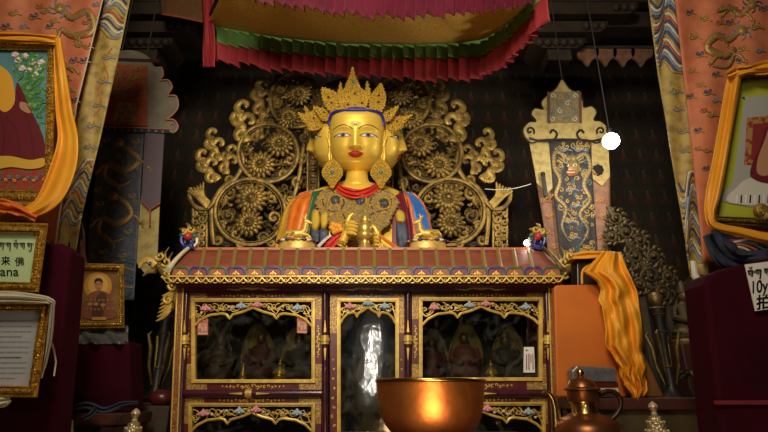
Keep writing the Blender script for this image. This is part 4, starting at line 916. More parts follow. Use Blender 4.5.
# ================================================================== ON THE ROOF RIDGE
zr = P(366, 247.3, 2.28).z
def deer(px, s, label):
    o = Vector((P(px, 246, 2.40).x, 2.40, zt)); lift = P(px, 246, 2.40).z-zt; k = S(240, 2.40)*1.12
    t = thing('deer_statuette', label, 'statuette', o, 'gold deer kneeling on the cabinet roof')
    z0 = lift
    b = MB(); c = o; b.lathe([(16*k, 0), (16.6*k, z0*.7), (16*k, z0+2*k), (17.5*k, z0+4.0*k), (15*k, z0+5.4*k)], c, GOLDP, 32, .55)
    ba = b.build('lotus_base', t)
    b = MB()
    for i in range(22):
        a = 2*PI*i/22; b.ball(c+Vector((17*k*math.cos(a), 17*.55*k*math.sin(a), z0+3.6*k)), (2.7*k, 1.3*k, 1.15*k), (BLUEP, mat('petal_rose', (.30, .05, .09), .5), GOLDP, BLUEP, CREAMP)[i % 5], 8, 6)
    b.build('petal_band', ba)
    b = MB(); q = lambda x, d, z: o+Vector((s*x*k, -d*k, z0+(z+6.4)*k))
    b.tube([q(-12, 0, 3), q(-9, 0, 4.4), q(-2, 0, 4.6), q(4, 0, 5.2), q(6.5, 0, 8), q(6.8, 0, 12), q(7.2, 0, 15)], [1.6*k, 4.4*k, 4.3*k, 4.2*k, 3.5*k, 2.7*k, 2.2*k], GOLDP, 14)
    b.tube([q(5.6, 0, 16.8), q(8, 0, 16.6), q(11, 0, 15.2), q(13, 0, 14.4)], [1.9*k, 2.1*k, 1.5*k, .9*k], GOLDP, 12)
    for d in (-1, 1):
        b.tube([q(6, d*1.2, 17.6), q(4.6, d*2.6, 20), q(3.8, d*3, 21.4)], [.8*k, 1.0*k, .3*k], GOLDP, 8)
        b.tube([q(6.6, d*.8, 17.8), q(6.2, d*1.2, 21), q(7.2, d*1.6, 23.5)], [.55*k, .5*k, .3*k], GOLDP, 7)
        b.tube([q(5, d*3, 4), q(9.5, d*3, 2.6), q(12.4, d*2.6, 1), q(8.4, d*2.8, .5)], [2*k, 1.6*k, 1.1*k, .9*k], GOLDP, 9)
        b.tube([q(-9, d*2.6, 4.5), q(-4, d*4.2, 3.6), q(-8, d*4.2, .8), q(-2.5, d*4.2, .5)], [3*k, 2.6*k, 1.3*k, .9*k], GOLDP, 9)
    b.build('deer', t)
deer(297, 1, 'gold deer statuette below the orange shoulder scarf on the cabinet roof'); deer(428, -1, 'gold deer statuette below the blue shoulder scarf on the cabinet roof')
# ringed golden finial between the deer
Y = 2.36; k = S(232, Y); o = Vector((P(365, 240, Y).x, Y, zt)); z0 = P(365, 247, Y).z-zt
t = thing('roof_finial', 'ringed golden vase finial standing on the cabinet roof before the hands', 'finial', o)
b = MB(); b.lathe([(9*k, 0), (9*k, z0-3*k), (6*k, z0+1*k), (4.6*k, z0+3*k), (4.6*k, z0+6*k), (7*k, z0+8.5*k), (8.2*k, z0+10.5*k), (8.2*k, z0+12.5*k), (6.6*k, z0+14*k)], o, mat("satin_gilt", (.72, .50, .13), .36, .7), 28); b.build('foot', t)
b = MB(); b.lathe([(6.6*k, z0+14*k), (7.8*k, z0+17*k), (7.8*k, z0+20*k), (6*k, z0+23.5*k), (4.8*k, z0+25*k)], o, mat("satin_gilt", (.72, .50, .13), .36, .7), 28); b.build('vase_body', t)
b = MB(); b.lathe([(4.8*k, z0+25*k), (5.6*k, z0+26*k), (5.6*k, z0+28*k), (4.4*k, z0+29*k), (4.9*k, z0+31*k), (3*k, z0+33*k), (0, z0+33.6*k)], o, mat("satin_gilt", (.72, .50, .13), .36, .7), 24); b.build('knob', t)
# ================================================================== CANOPY
can = thing('ceiling_canopy', 'pleated red and green cloth canopy with a gold brocade lining above the statue', 'canopy', P(365, 40, 2.6))
def valance(path, bands, name, pleat, amp, seed=0, parent=can):
    """path: (px, ytop, ymid, ybottom, Y); knife pleats"""
    q = spline(path, 10); N = len(q)-1; L = [0.]
    for i in range(N): L.append(L[-1]+(P(q[i+1][0], q[i+1][1], q[i+1][4])-P(q[i][0], q[i][1], q[i][4])).length)
    n = int(L[-1]/pleat); r = random.Random(seed); jit = [r.uniform(.75, 1.2) for _ in range(n+2)]; drop = [r.uniform(-.012, .012) for _ in range(n+2)]
    K = 8; st = []
    for i in range(n):
        for k in range(K+1): st.append((i, k/K))
    def at(l):
        for i in range(N):
            if l <= L[i+1] or i == N-1:
                t = (l-L[i])/max(1e-6, L[i+1]-L[i]); return [q[i][d]*(1-t)+q[i+1][d]*t for d in range(5)]
    rows = [(0, 0), (.15, .35), (.5, .8), (1, 1)]
    def build(y0, y1, m, nm, f0, f1):
        b = MB(); vs = []; nj = 8
        for i, f in st:
            l = (i+f)*pleat; p = at(min(l, L[-1])); p2 = at(min(l+.01, L[-1])); p1 = at(max(l-.01, 0))
            tdir = P(p2[0], p2[1], p2[4])-P(p1[0], p1[1], p1[4]); nrm = Vector((tdir.y, -tdir.x, 0)); nrm.normalize()
            if nrm.y > 0.3: nrm = -nrm
            top = P(p[0], p[1+y0], p[4]); bot = P(p[0], p[1+y1], p[4])
            for j in range(nj+1):
                c = j/nj; g = f0+(f1-f0)*c
                d = amp*jit[i]*g*(1-f-.5)+.2*amp*g*math.sin(i*1.7+c*2)
                w = top*(1-c)+bot*c+nrm*d
                if f1 == 1: w.z += drop[i]*c*c+.008*math.sin(f*3)*c
                vs.append(w)
        M = len(st); fs = []
        for a in range(M-1):
            for j in range(nj): fs.append((a*(nj+1)+j, (a+1)*(nj+1)+j, (a+1)*(nj+1)+j+1, a*(nj+1)+j+1))
        b.add(vs, fs, m); return b.build(nm, parent, smooth=35, solid=.004)
    return [build(*x) for x in bands]
rear = [(208, 24, 43, 60, 2.9), (245, 31, 48, 66, 2.9), (280, 37, 53, 71, 2.9), (345, 43, 58, 77, 2.9), (420, 44, 59, 80, 2.9), (462, 42, 58, 80, 2.9), (484, 38, 55, 77, 2.86), (503, 27, 44, 67, 2.68), (520, 12, 29, 51, 2.48), (536, -8, 10, 33, 2.28), (552, -34, -15, 10, 2.08)]
valance(rear, [(0, 1, CANG, 'green_band', .45, .8), (1, 2, CANR, 'red_band', .8, 1)], 'rear', .078, .050, 1)
front = [(236, -44, -20, -8, 2.12), (256, -40, -14, 2, 2.12), (290, -36, -10, 8, 2.12), (345, -32, -8, 16, 2.12), (400, -30, -6, 18, 2.12), (450, -32, -8, 16, 2.12), (500, -36, -10, 11, 2.12), (540, -42, -20, 2, 2.12)]
valance(front, [(0, 2, CANP, 'front_valance', .6, 1)], 'front', .055, .040, 2)
b = MB()
def lin(a, c):
    k = a*(len(rear)-1); i = min(int(k), len(rear)-2); t = k-i
    x = rear[i][0]*(1-t)+rear[i+1][0]*t; y = rear[i][1]*(1-t)+rear[i+1][1]*t; Yr = rear[i][4]*(1-t)+rear[i+1][4]*t
    w0 = P(x, y, Yr)+Vector((0, -.02, -.02)); w1 = P(236+304*a, -36+0*a, 2.14)
    w = w0*(1-c)+w1*c; w.z += -.03*math.sin(PI*c)*(1+.2*math.sin(a*9))+.012*math.sin(a*40+c*3)*math.sin(PI*c); return w
b.grid(lin, 60, 16, CANY); b.build('brocade_lining', can, solid=.004)
b = MB(); cloth_strip(b, [(208, -40, 12, 2.8), (208.5, 0, 12, 2.8), (209, 40, 12, 2.8), (209, 67, 12.5, 2.8)], CANR, 1.5, .012, 10, 8, 3)
b.build('corner_streamer', can, solid=.004)
b = MB()
for a, c in (((208, 20, 2.9), (236, -44, 2.12)), ((552, -34, 2.08), (540, -42, 2.12)), ((208, 20, 2.9), (470, 40, 2.9))): b.tube([P(*a), P(*c)], .012, WOOD, 8)
for a in ((208, 20, 2.9), (470, 40, 2.9), (236, -44, 2.12), (540, -42, 2.12)):
    w = P(*a); b.tube([w, (w.x, w.y, 5.7)], .006, WOOD, 6)
b.build('hanging_frame', can)
b = MB(); b.plate([(158, -30), (204, -30), (203, 22), (180, 17), (162, 14)], 3.2, .015, SEQ); b.ptube([(162, 14), (180, 17), (203, 22)], 3.195, 1.2, BROCR); b.tube([P(160, -28, 3.21), P(203, -28, 3.21)], .015, WOOD, 8)
for x in (165, 198):
    w = P(x, -28, 3.21); b.tube([w, (w.x, w.y, 5.6)], .005, WOOD, 6)
tag(b.build('brocade_pelmet'), 'glittering copper brocade flap hanging beside the canopy edge', 'hanging cloth')

# ================================================================== BROCADE EMBROIDERY
def cloudlet(mb, x, y, k, Y, m, m2):
    for dx, dy, r, a in ((-3, 0, 2.2, 0), (2, -1.5, 2.6, 2), (0, 2, 2, 4)): ribbon(mb, spiral(x+dx*k, y+dy*k, .3, r*k, a, 1.1, 14), 1.0*k, Y, m, .003)
    ribbon(mb, spline([(x-6*k, y+1*k), (x-2*k, y+3.4*k), (x+3*k, y+1.6*k), (x+8*k, y+3*k)], 4), 1.2*k, Y, m2, .0035)
def dragon(mb, pts, w, Y, m, m2, m3):
    q = spline(pts, 10); n = len(q)
    ws = [w*(.35+.65*math.sin(PI*min(1, (i+2)/(n*.55))) if i < n*.28 else w*1.0*(1-(i/n-.28)/.72)**.8)+.6 if False else w*max(.16, math.sin(PI*(.16+.84*i/n))**.7) for i in range(n)]
    ribbon(mb, q, [a+1.2 for a in ws], Y, m2, .002); ribbon(mb, q, ws, Y, m, .003)
    for i in range(2, n-2, 2):
        a, b_ = q[i-1], q[i+1]; dx, dy = b_[0]-a[0], b_[1]-a[1]; l = math.hypot(dx, dy) or 1; h = ws[i]*.42
        ribbon(mb, [(q[i][0]-dy/l*h, q[i][1]+dx/l*h), (q[i][0]+dx/l*h*.6, q[i][1]+dy/l*h*.6), (q[i][0]+dy/l*h, q[i][1]-dx/l*h)], .55, Y, m2, .004)
        if i % 4 == 0: ribbon(mb, [(q[i][0]-dy/l*h, q[i][1]+dx/l*h), (q[i][0]-dy/l*h*2.0-dx/l*2, q[i][1]+dx/l*h*2.0-dy/l*2)], [1.4, .2], Y, m3, .003)
    hx, hy = q[0]; r = w*.85
    patch(mb, circ(hx, hy, r, r*.8, 14), Y, m, .0045)
    for a in (-.6, .2, 1.0, 2.2, 3.0, 3.9): ribbon(mb, spline([(hx+r*.8*math.cos(a), hy+r*.7*math.sin(a)), (hx+r*1.5*math.cos(a+.2), hy+r*1.3*math.sin(a+.2)), (hx+r*2.0*math.cos(a+.6), hy+r*1.7*math.sin(a+.6))], 4), [1.4]*4+[1]*4+[.3], Y, m3, .004)
    for s in (-1, 1): patch(mb, circ(hx+s*r*.35, hy-r*.15, r*.16, r*.16, 8), Y, m2, .0055)
    for f in (.3, .55, .75):
        i = int(n*f); x, y = q[i]; s = 1 if f != .55 else -1
        e = (x+s*w*1.6, y+w*1.1); ribbon(mb, spline([(x, y), (x+s*w*.9, y+w*.2), e], 4), w*.4, Y, m, .0035)
        for d in (-.7, 0, .7): ribbon(mb, [e, (e[0]+s*w*.5*math.cos(d), e[1]+w*.7*math.sin(d)+1)], [w*.18, .2], Y, m, .004)
def waves(mb, quad, n, Y, cols, lw=1.6, clip=None):
    """stripes of rolling water inside a quadrilateral (tl, tr, br, bl)"""
    (ax, ay), (bx, by), (cx, cy), (dx, dy) = quad
    Q = lambda u, v: ((ax*(1-u)+bx*u)*(1-v)+(dx*(1-u)+cx*u)*v, (ay*(1-u)+by*u)*(1-v)+(dy*(1-u)+cy*u)*v)
    for i in range(n):
        v0 = i/n; pts = []
        for k in range(19):
            u = k/18; v = v0+.16*math.sin(u*5.2+v0*4)-.25*(u-.5); v = max(0, min(1, v)); pts.append(Q(.03+.94*u, v))
        ribbon(mb, pts, lw, Y, cols[i % len(cols)], .003+.0002*(i % 3))
def hanging(px_rows, Yb, wave=.012, fr=.16):
    """returns (grid fn, Y fn) for a hanging cloth given rows (y, xl, xr)"""
    TL = [(y, a) for y, a, b_ in px_rows]; TR = [(y, b_) for y, a, b_ in px_rows]; y0, y1 = px_rows[0][0], px_rows[-1][0]
    Yf = lambda x, y: Yb-wave*math.sin(x*fr+y*.012)
    def fn(a, c):
        y = y0+(y1-y0)*c; x = lerp(TL, y)*(1-a)+lerp(TR, y)*a; return P(x, y, Yf(x, y))
    return fn, Yf
TLb = thing('pillar_banner', 'orange dragon brocade pillar hanging behind the portrait with the flower bush', 'banner', P(70, 235, 2.0), 'brocade pillar hangings')
fn, Yf = hanging([(-60, -60, 117), (0, -60, 103), (105, -60, 77), (215, -60, 60), (245, -60, 56)], 2.0)
b = MB(); b.grid(fn, 40, 40, BROCO)
dragon(b, [(60, 8), (72, 18), (88, 12), (92, 30), (74, 36), (60, 30), (58, 46)], 7, Yf, THD, BROCR, THLB)
dragon(b, [(52, 62), (58, 74), (66, 66), (74, 72)], 6, Yf, THD, BROCR, THB)
for x, y, k, m in ((46, 10, 1, THD), (74, 60, .9, THB), (66, 78, .8, THB), (62, 100, .8, THD), (88, 46, .8, THR), (50, 26, .8, THB), (70, 90, .7, THLB), (34, 16, 1, THB), (64, 130, .8, THB), (60, 165, .8, THD), (14, 12, 1, THD), (24, 26, .8, THLB), (96, 4, .7, THLB), (80, 44, .9, THD), (84, 60, .9, THB), (60, 84, 1, THD), (74, 100, .8, THB), (54, 78, .8, THR), (70, 112, .8, THD), (64, 118, .7, THB), (66, 150, .7, THB), (40, 6, .8, THR), (54, 20, .8, THD), (6, 26, .9, THB), (86, 22, .7, THR)): cloudlet(b, x, y, k, Yf, m, THD)
b.build('orange_panel', TLb, smooth=60, solid=.003)
fn, Yf = hanging([(-60, 110, 148), (0, 96, 130), (60, 83, 118), (140, 68, 100), (215, 56, 82), (262, 48, 74)], 2.045, .008, .3)
b = MB(); b.grid(fn, 16, 40, BROCY)
for x, y, k in ((108, 56, 1), (103, 80, 1), (98, 104, .9), (92, 124, 1), (88, 146, .8)): cloudlet(b, x, y, k, Yf, THD, THLB)
ribbon(b, spline([(112, 48), (104, 62), (108, 78), (98, 90), (102, 104), (94, 116)], 6), 1.0, Yf, THR)
waves(b, [(98, -12), (131, -12), (122, 40), (90, 34)], 16, Yf, (THB, THW, THLB, BROCY, THR, THW), 2.2)
waves(b, [(72, 160), (94, 160), (80, 225), (58, 225)], 16, Yf, (THB, THD, THW, THLB, THR, BROCY), 2.0)
ss = b.build('olive_border', TLb, smooth=60, solid=.003)
b = MB(); b.ptube([(x, y) for y, x in ((-60, 116), (0, 102.5), (105, 76.5), (215, 59.5), (245, 55.5))], 1.985, .7, THW); b.build('white_piping', TLb)
def rodtop(t, px, y, Y, w):
    b = MB(); o = P(px, y, Y); b.tube([o+Vector((-w/2, .03, 0)), o+Vector((w/2, .03, 0))], .02, WOODR, 10)
    for s in (-.35, .35): b.tube([o+Vector((s*w, .03, 0)), Vector((o.x+s*w, o.y+.03, 5.62))], .005, WOOD, 6)
    b.build('hanging_rod', t)
rodtop(TLb, 50, -58, 2.0, .8)
TRb = thing('pillar_banner', 'orange dragon brocade pillar hanging behind the portrait with the white mount cloth', 'banner', P(712, 235, 2.0), 'brocade pillar hangings')
fn, Yf = hanging([(-60, 660, 830), (0, 675, 830), (105, 687, 830), (240, 701, 830), (262, 703, 830)], 2.0)
b = MB(); b.grid(fn, 40, 40, BROCO)
dragon(b, [(742, 30), (728, 40), (716, 36), (708, 48), (724, 56), (734, 50), (728, 66), (712, 66)], 7, Yf, THD, BROCR, THLB)
dragon(b, [(752, 4), (742, 14), (728, 8), (716, 12)], 6, Yf, THD, BROCR, THB)
for x, y, k, m in ((704, 18, 1, THD), (730, 22, .9, THB), (716, 74, .8, THB), (708, 92, .9, THB), (700, 84, .8, THD), (716, 100, .7, THLB), (690, 12, .8, THB), (740, 60, .9, THB), (756, 26, 1, THD), (760, 50, .8, THLB), (698, 130, .8, THB), (708, 150, .7, THD), (694, 36, 1, THD), (700, 54, .9, THB), (720, 22, .8, THR), (742, 48, .9, THD), (692, 70, .8, THD), (712, 114, .9, THD), (704, 110, .7, THR), (698, 148, .7, THD), (706, 168, .7, THB), (764, 8, .8, THB), (738, 70, .8, THR), (690, 96, .8, THB)): cloudlet(b, x, y, k, Yf, m, THD)
b.build('orange_panel', TRb, smooth=60, solid=.003)
fn, Yf = hanging([(-60, 640, 667), (0, 648, 677), (75, 658, 688), (160, 672, 696), (240, 685, 706), (275, 690, 709)], 2.045, .008, .3)
b = MB(); b.grid(fn, 16, 40, BROCY)
for x, y, k in ((676, 90, 1), (678, 108, .9), (684, 130, 1), (684, 150, .8)): cloudlet(b, x, y, k, Yf, THD, THLB)
waves(b, [(648, -10), (676, -10), (688, 74), (658, 70)], 26, Yf, (THB, THW, THLB, THB, THD, THW, THR), 2.4)
waves(b, [(676, 172), (697, 172), (707, 262), (688, 262)], 20, Yf, (THB, THD, THW, THLB, BROCY), 2.2)
b.build('olive_border', TRb, smooth=60, solid=.003)
rodtop(TRb, 720, -58, 2.0, .8)
# hems of dark cloth at the pillar feet
b = MB(); cloth_strip(b, [(66, 205, 26, 2.12), (72, 235, 24, 2.12), (76, 268, 22, 2.12)], mat('brown_leather', (.13, .05, .025), .5, 0, var=((.07, .03, .02), 9, .4, .6)), 1.5, .015, 10, 6, 2); cloth_strip(b, [(66, 205, 24, 2.09), (64, 232, 24, 2.07), (60, 262, 20, 2.07)], NAVY, 1.5, .015, 10, 6, 4)
tag(b.build('pillar_wrap', solid=.006), 'brown and navy cloth wrapped around the pillar above the small portrait', 'cloth')
b = MB(); cloth_strip(b, [(700, 190, 22, 2.12), (700, 225, 24, 2.10), (704, 272, 22, 2.10)], mat('brown_leather', (0, 0, 0)), 1.5, .02, 10, 6, 2); b.ptube([(692, 262), (694, 275), (700, 282)], 2.05, 3, WHITEP, 8, 1); tag(b.build('pillar_wrap', solid=.006), 'brown cloth wrapped around the pillar beside the navy cloth and carved foliage', 'cloth')

# ================================================================== HANGINGS AT THE BACK
# navy dragon hanging with scalloped red top
YT = 2.95
th = thing('thangka_hanging', 'navy dragon hanging with a red top and scalloped grey edge', 'banner', P(120, 300, YT))
b = MB(); sc_ = spline([(108, 62), (126, 50), (146, 55), (154, 66), (161, 67), (163, 75), (160, 80), (168, 80), (172, 87), (168, 95), (176, 96), (178, 107), (171, 116), (166, 119), (174, 120), (178, 127), (173, 133), (166, 131), (140, 129), (104, 127)], 4, True)
b.plate(sc_, YT+.01, .012, BEIGE); tt = b.build('scalloped_header', th, smooth=0)
b = MB(); b.ptube(sc_[16:-16], YT, .8, mat('coral_piping', (.42, .16, .10), .6)); ribbon(b, spiral(172, 127, 1, 5, 0, 1.1), .9, YT+.006, MATS['coral_piping']); b.build('edge_piping', tt)
b = MB(); b.plate([(110, 64), (147, 66), (147, 126), (104, 124)], YT, .008, BROCR); Y = YT
for x, y, k in ((118, 74, 1), (134, 76, 1), (126, 86, .9), (140, 92, .8), (116, 92, 1)): cloudlet(b, x, y, k, Y, THD, THD)
patch(b, [(117, 102), (136, 103), (135, 122), (114, 121)], Y, BROCC, .001)
rr_ = random.Random(21)
for i in range(34):
    x, y = rr_.uniform(112, 145), rr_.uniform(67, 100); ribbon(b, spiral(x, y, .3, rr_.uniform(1.5, 3), rr_.uniform(0, 6), rr_.choice((-1.1, 1.1)), 12), .8, Y, (THG, THD, THG, THR)[i % 4], .0025)
for i in range(5):
    for j in range(3): ribbon(b, spiral(118+i*4, 107+j*6, .3, 2.4, i+j, 1.1, 12), .8, Y, (THG, BROCR, THB)[(i+j) % 3], .004)
b.build('red_panel', tt, smooth=0)
b = MB(); b.plate([(103, 126.5), (168, 129), (168, 133), (102, 132)], YT-.01, .02, NAVY); 
for i in range(9): ribbon(b, spiral(108+i*6.8, 129.4+i*.25, .3, 1.3, i, 1, 8), .7, YT-.01, THG, .003)
b.ptube([(103, 126.5), (168, 129)], YT-.012, .7, MATS['coral_piping']); b.build('trim_band', th, smooth=0)
fn, Yf = hanging([(132, 100, 144), (200, 92, 140), (268, 84, 136), (300, 80, 134)], YT, .006, .2)
b = MB(); b.grid(fn, 20, 30, BROCB)
dragon(b, [(118, 142), (128, 150), (138, 160), (124, 170), (108, 164), (104, 176), (118, 186), (132, 180)], 7, Yf, THD, BROCB, THGR)
dragon(b, [(112, 196), (124, 202), (130, 214), (116, 224), (102, 218), (98, 232), (112, 242), (124, 238)], 7, Yf, THD, BROCB, THGR)
for x, y in ((106, 140), (136, 142), (132, 196), (100, 204), (98, 190), (128, 232), (104, 252), (122, 256)): cloudlet(b, x, y, .9, Yf, THD, THGR)
for i in range(46):
    y = rr_.uniform(138, 262); x = rr_.uniform(lerp(((132, 101), (268, 86)), y), lerp(((132, 142), (268, 134)), y)); ribbon(b, spiral(x, y, .3, rr_.uniform(1.4, 3), rr_.uniform(0, 6), rr_.choice((-1.1, 1.1)), 12), .7, Yf, (THD, THGR, THD, THB)[i % 4], .0015)
waves(b, [(86, 262), (136, 262), (134, 298), (80, 298)], 9, Yf, (THD, THGR, THB), 1.4); b.build('dragon_panel', th, smooth=60, solid=.004)
b = MB(); b.plate([(145, 133), (164, 134), (160, 203), (150, 210), (141, 201)], YT-.006, .008, PURC); b.ptube([(141, 201), (150, 210), (160, 203)], YT-.010, .8, BROCR); b.ptube([(150, 210), (149.5, 226)], YT-.01, .8, BROCR); b.build('purple_lappet', th, smooth=0)
b = MB(); b.plate([(141, 196), (160, 196), (157, 262), (146, 275), (136, 262)], YT+.012, .006, BROCC); b.build('cream_strip', th, smooth=0)
b = MB(); b.tube([P(104, 60, YT+.02), P(160, 62, YT+.02)], .018, WOODR, 8)
for x in (120, 146):
    w = P(x, 60, YT+.02); b.tube([w, (w.x, w.y, 5.6)], .005, WOOD, 6)
b.build('hanging_rod', th)
# gold topped hanging with a beast face
YT = 3.0
th = thing('thangka_hanging', 'tall hanging with a gold cloud-shaped top and a navy tiger face panel', 'banner', P(580, 262, YT))
hd = spline([(562, 79), (569, 88), (579, 94), (583, 101), (584, 107), (592, 106), (597, 112), (594, 120), (601, 121), (607, 128), (605, 138), (596, 143), (588, 140), (565, 139), (541, 140), (532, 143), (525, 137), (523, 129), (529, 122), (536, 121), (531, 114), (535, 108), (543, 109), (541, 103), (546, 96), (556, 88)], 4, True)
b = MB(); b.plate(hd, YT-.02, .012, BROCC); he = b.build('cloud_header', th, smooth=0)
b = MB(); b.ptube(hd+[hd[0]], YT-.024, .8, BLACKP)
for x, s in ((555, 1), (579, -1)): b.ptube(spline([(x-s*26, 138), (x-s*14, 141), (x-s*2, 140), (x+s*2, 134), (x-s*2, 130), (x-s*5, 133)], 6), YT-.026, 1.2, BLACKP)
for x, s in ((528, 1), (603, -1)): b.ptube(spiral(x+s*2, 131, .6, 4.5, 0 if s > 0 else PI, 1.1*s, 18), YT-.026, 1.1, BLACKP)
b.build('black_piping', he)
b = MB(); b.plate([(549, 92), (579, 91), (581, 122), (549, 123)], YT-.026, .006, mat('patterned_grey_gold', (.30, .25, .13), .6, 0, var=((.10, .09, .07), 60, .45, .6, 'vine')))
for x in (548.5, 580): b.ptube([(x, 92), (x+.5, 123)], YT-.03, 1.5, mat('brown_binding', (.12, .05, .035), .6))
for i in range(4):
    for j in range(4): ribbon(b, spiral(553+i*7.4, 96+j*7.4, .4, 3, i*2+j, 1.1, 12), .8, YT-.026, (THW, THD, THGR)[(i+j) % 3], .003)
b.build('square_panel', he, smooth=0)
for pts in ([(529, 140), (552, 140), (556, 184), (547, 194), (537, 183)], [(592, 139), (608, 139), (610, 176), (602, 186), (592, 178)]): b = MB(); b.plate(pts, YT-.004, .006, BROCC); b.build('cream_side_strip', th, smooth=0)
b = MB(); patch(b, circ(598, 170, 5, 5, 14), YT-.004, BLACKP, .002)
for i in range(8): a = i*PI/4; patch(b, circ(598+4*math.cos(a), 170+4*math.sin(a), 2.2, 2.2, 8), YT-.004, BLACKP, .003)
b.build('flower_motif', th, smooth=0)
fn, Yf = hanging([(139, 531, 608), (180, 536, 610), (256, 549, 611), (275, 552, 612)], YT+.01, .006, .3)
b = MB(); b.grid(fn, 24, 20, BROCPK); 
for x, y in ((545, 200), (550, 215), (546, 232), (600, 200), (604, 216), (600, 236), (556, 246), (604, 250)): cloudlet(b, x, y, .9, Yf, THD, THR)
b.build('pink_backing', th, smooth=60, solid=.004)
fn, Yf = hanging([(139, 549, 590), (200, 554, 594), (256, 560, 598), (275, 562, 599)], YT-.012, .005, .3)
b = MB(); b.grid(fn, 20, 30, BROCBG)
for pts in ([(569, 158), (556, 152), (554, 166), (560, 180), (556, 196), (566, 208), (562, 226), (568, 240)], [(574, 158), (586, 154), (590, 168), (584, 184), (590, 200), (580, 214), (588, 230), (580, 246)]): dragon(b, pts, 3.6, Yf, THD, BROCB, THGR)
for i in range(110):
    y = rr_.uniform(142, 258); x = rr_.uniform(lerp(((139, 552), (256, 563)), y), lerp(((139, 588), (256, 596)), y)); ribbon(b, spiral(x, y, .3, rr_.uniform(1.4, 3.4), rr_.uniform(0, 6), rr_.choice((-1.1, 1.1)), 12), rr_.uniform(.7, 1.2), Yf, (THD, THG, THD, THGR)[i % 4], .0015)
patch(b, circ(571, 168, 9, 8, 18), Yf(571, 168), THD, .004)
for s in (-1, 1):
    patch(b, circ(571+s*4, 165, 2, 1.7, 10), Yf(571, 168), WHITEP, .006); patch(b, circ(571+s*4, 165, 1, 1, 8), Yf(571, 168), BLACKP, .007)
    for q in range(3): ribbon(b, [(571+s*(6+q), 159+q*2), (571+s*(11+q*2), 154+q*3)], [1.6, .4], Yf, THG, .005)
patch(b, circ(571, 172.5, 5.5, 2.4, 12), Yf(571, 168), THR, .006); ribbon(b, [(567, 172), (571, 172.6), (575, 172)], .8, Yf, WHITEP, .009)
for x, y in ((565, 148), (580, 148), (572, 188), (576, 204), (570, 220), (574, 236), (584, 250), (568, 252)): cloudlet(b, x, y, .9, Yf, THG, THLB)
b.build('beast_panel', th, smooth=60, solid=.004)
b = MB(); b.ptube(spline([(543, 176), (546, 196)], 4), YT-.02, 2.2, BLACKP); b.ball(P(543, 174, YT-.02), .016, BLACKP, 8, 6); b.build('dark_tassel', th)
b = MB(); b.tube([P(562, 79, YT), Vector((P(562, 79, YT).x, YT, 4.4))], .004, WOOD, 6); b.build('hanging_cord', th)

# ================================================================== FRAMED PICTURES
def quad_in(o, t):
    l, tp, r_, bt = t; a, b_, c, d = o
    return [(a[0]+l, a[1]+tp), (b_[0]-r_, b_[1]+tp), (c[0]-r_, c[1]-bt), (d[0]+l, d[1]-bt)]
def frame(parent, outer, inner, Y, m, t=.03, bead=3.0, name='gilt_frame', bm=None):
    b = MB(); rings = ((0, t), (0, 0), (.12, -.010), (.30, -.003), (.45, -.012), (.70, -.014), (.82, -.004), (.92, -.009), (1, .004), (1, t))
    vs = []
    for f, dy in rings: vs += [P(o[0]*(1-f)+i[0]*f, o[1]*(1-f)+i[1]*f, Y+dy) for o, i in zip(outer, inner)]
    fs = [(k*4+i, k*4+(i+1) % 4, (k+1)*4+(i+1) % 4, (k+1)*4+i) for k in range(len(rings)-1) for i in range(4)]
    b.add(vs, fs, m); k = S(outer[0][1], Y)
    for f, rr, dy, step in ((.58, 1.15, -.014, bead), (.93, .55, -.009, bead*.55), (.08, .5, -.008, bead*.6)):
        q = [(o[0]*(1-f)+i[0]*f, o[1]*(1-f)+i[1]*f) for o, i in zip(outer, inner)]
        for e in range(4):
            a, c = q[e], q[(e+1) % 4]; L = math.hypot(c[0]-a[0], c[1]-a[1]); n = max(2, int(L/step))
            for i in range(n):
                x = a[0]+(c[0]-a[0])*i/n; y = a[1]+(c[1]-a[1])*i/n
                if x < -12 or x > 782: continue
                b.ball(P(x, y, Y+dy), rr*k*(1.25 if i % 2 and f == .58 else 1), bm or m, 6, 4)
    return b.build(name, parent, smooth=30)
# large portrait with the flower bush
Y = 1.72
pf = thing('framed_portrait', 'gilt framed portrait of a seated person in maroon and yellow beside a flower bush', 'picture', P(30, 207, Y))
out = [(-75, 33), (57, 36), (52, 207), (-75, 205)]; inn = [(-62, 50), (47, 51), (44, 190), (-62, 188)]
frame(pf, out, inn, Y, GILT, .03, 3.2)
b = MB(); b.plate([(-66, 46), (51, 47), (47.5, 194), (-66, 192)], Y+.006, .012, mat('dark_patterned_mount', (.10, .03, .015), .5, 0, var=((.40, .24, .05), 150, .25, .4, 'voronoi'))); b.build('patterned_mount', pf, smooth=0)
b = MB(); Yp = Y+.004
def L(pts, m, k): patch(b, pts, Yp, m, .0006*k)
L(inn, TEALB, 1); L([(-62, 155), (45, 157), (44, 190), (-62, 188)], CARP, 2)
r = random.Random(8)
for i in range(260):
    x = 16+r.gauss(16, 9); y = 56+abs(r.gauss(0, 44)); a = r.uniform(0, 6.28)
    if 13 < x < 45 and y < 150: L([(x, y), (x+3*math.cos(a)-1.2*math.sin(a), y+3*math.sin(a)+1.2*math.cos(a)), (x+7*math.cos(a), y+7*math.sin(a)), (x+3*math.cos(a)+1.2*math.sin(a), y+3*math.sin(a)-1.2*math.cos(a))], FOLG, 3+i*.02)
for i in range(9): ribbon(b, spline([(22+i*2.4, 72+3*(i % 3)), (26+i*1.2, 105), (29, 148)], 4), .8, Yp, FOLG, .0025)
PINKF = mat('painted_pink_petals', (.62, .34, .40), .6)
for x, y in ((18, 60), (25, 56), (32, 62), (38, 68), (22, 68), (29, 70), (35, 74), (41, 62), (15, 54)):
    for q in range(5): L(circ(x+2*math.cos(q*1.25), y+1.6*math.sin(q*1.25), 1.9, 1.6, 8), PINKF if q % 2 else WHITEP, 6+q*.2)
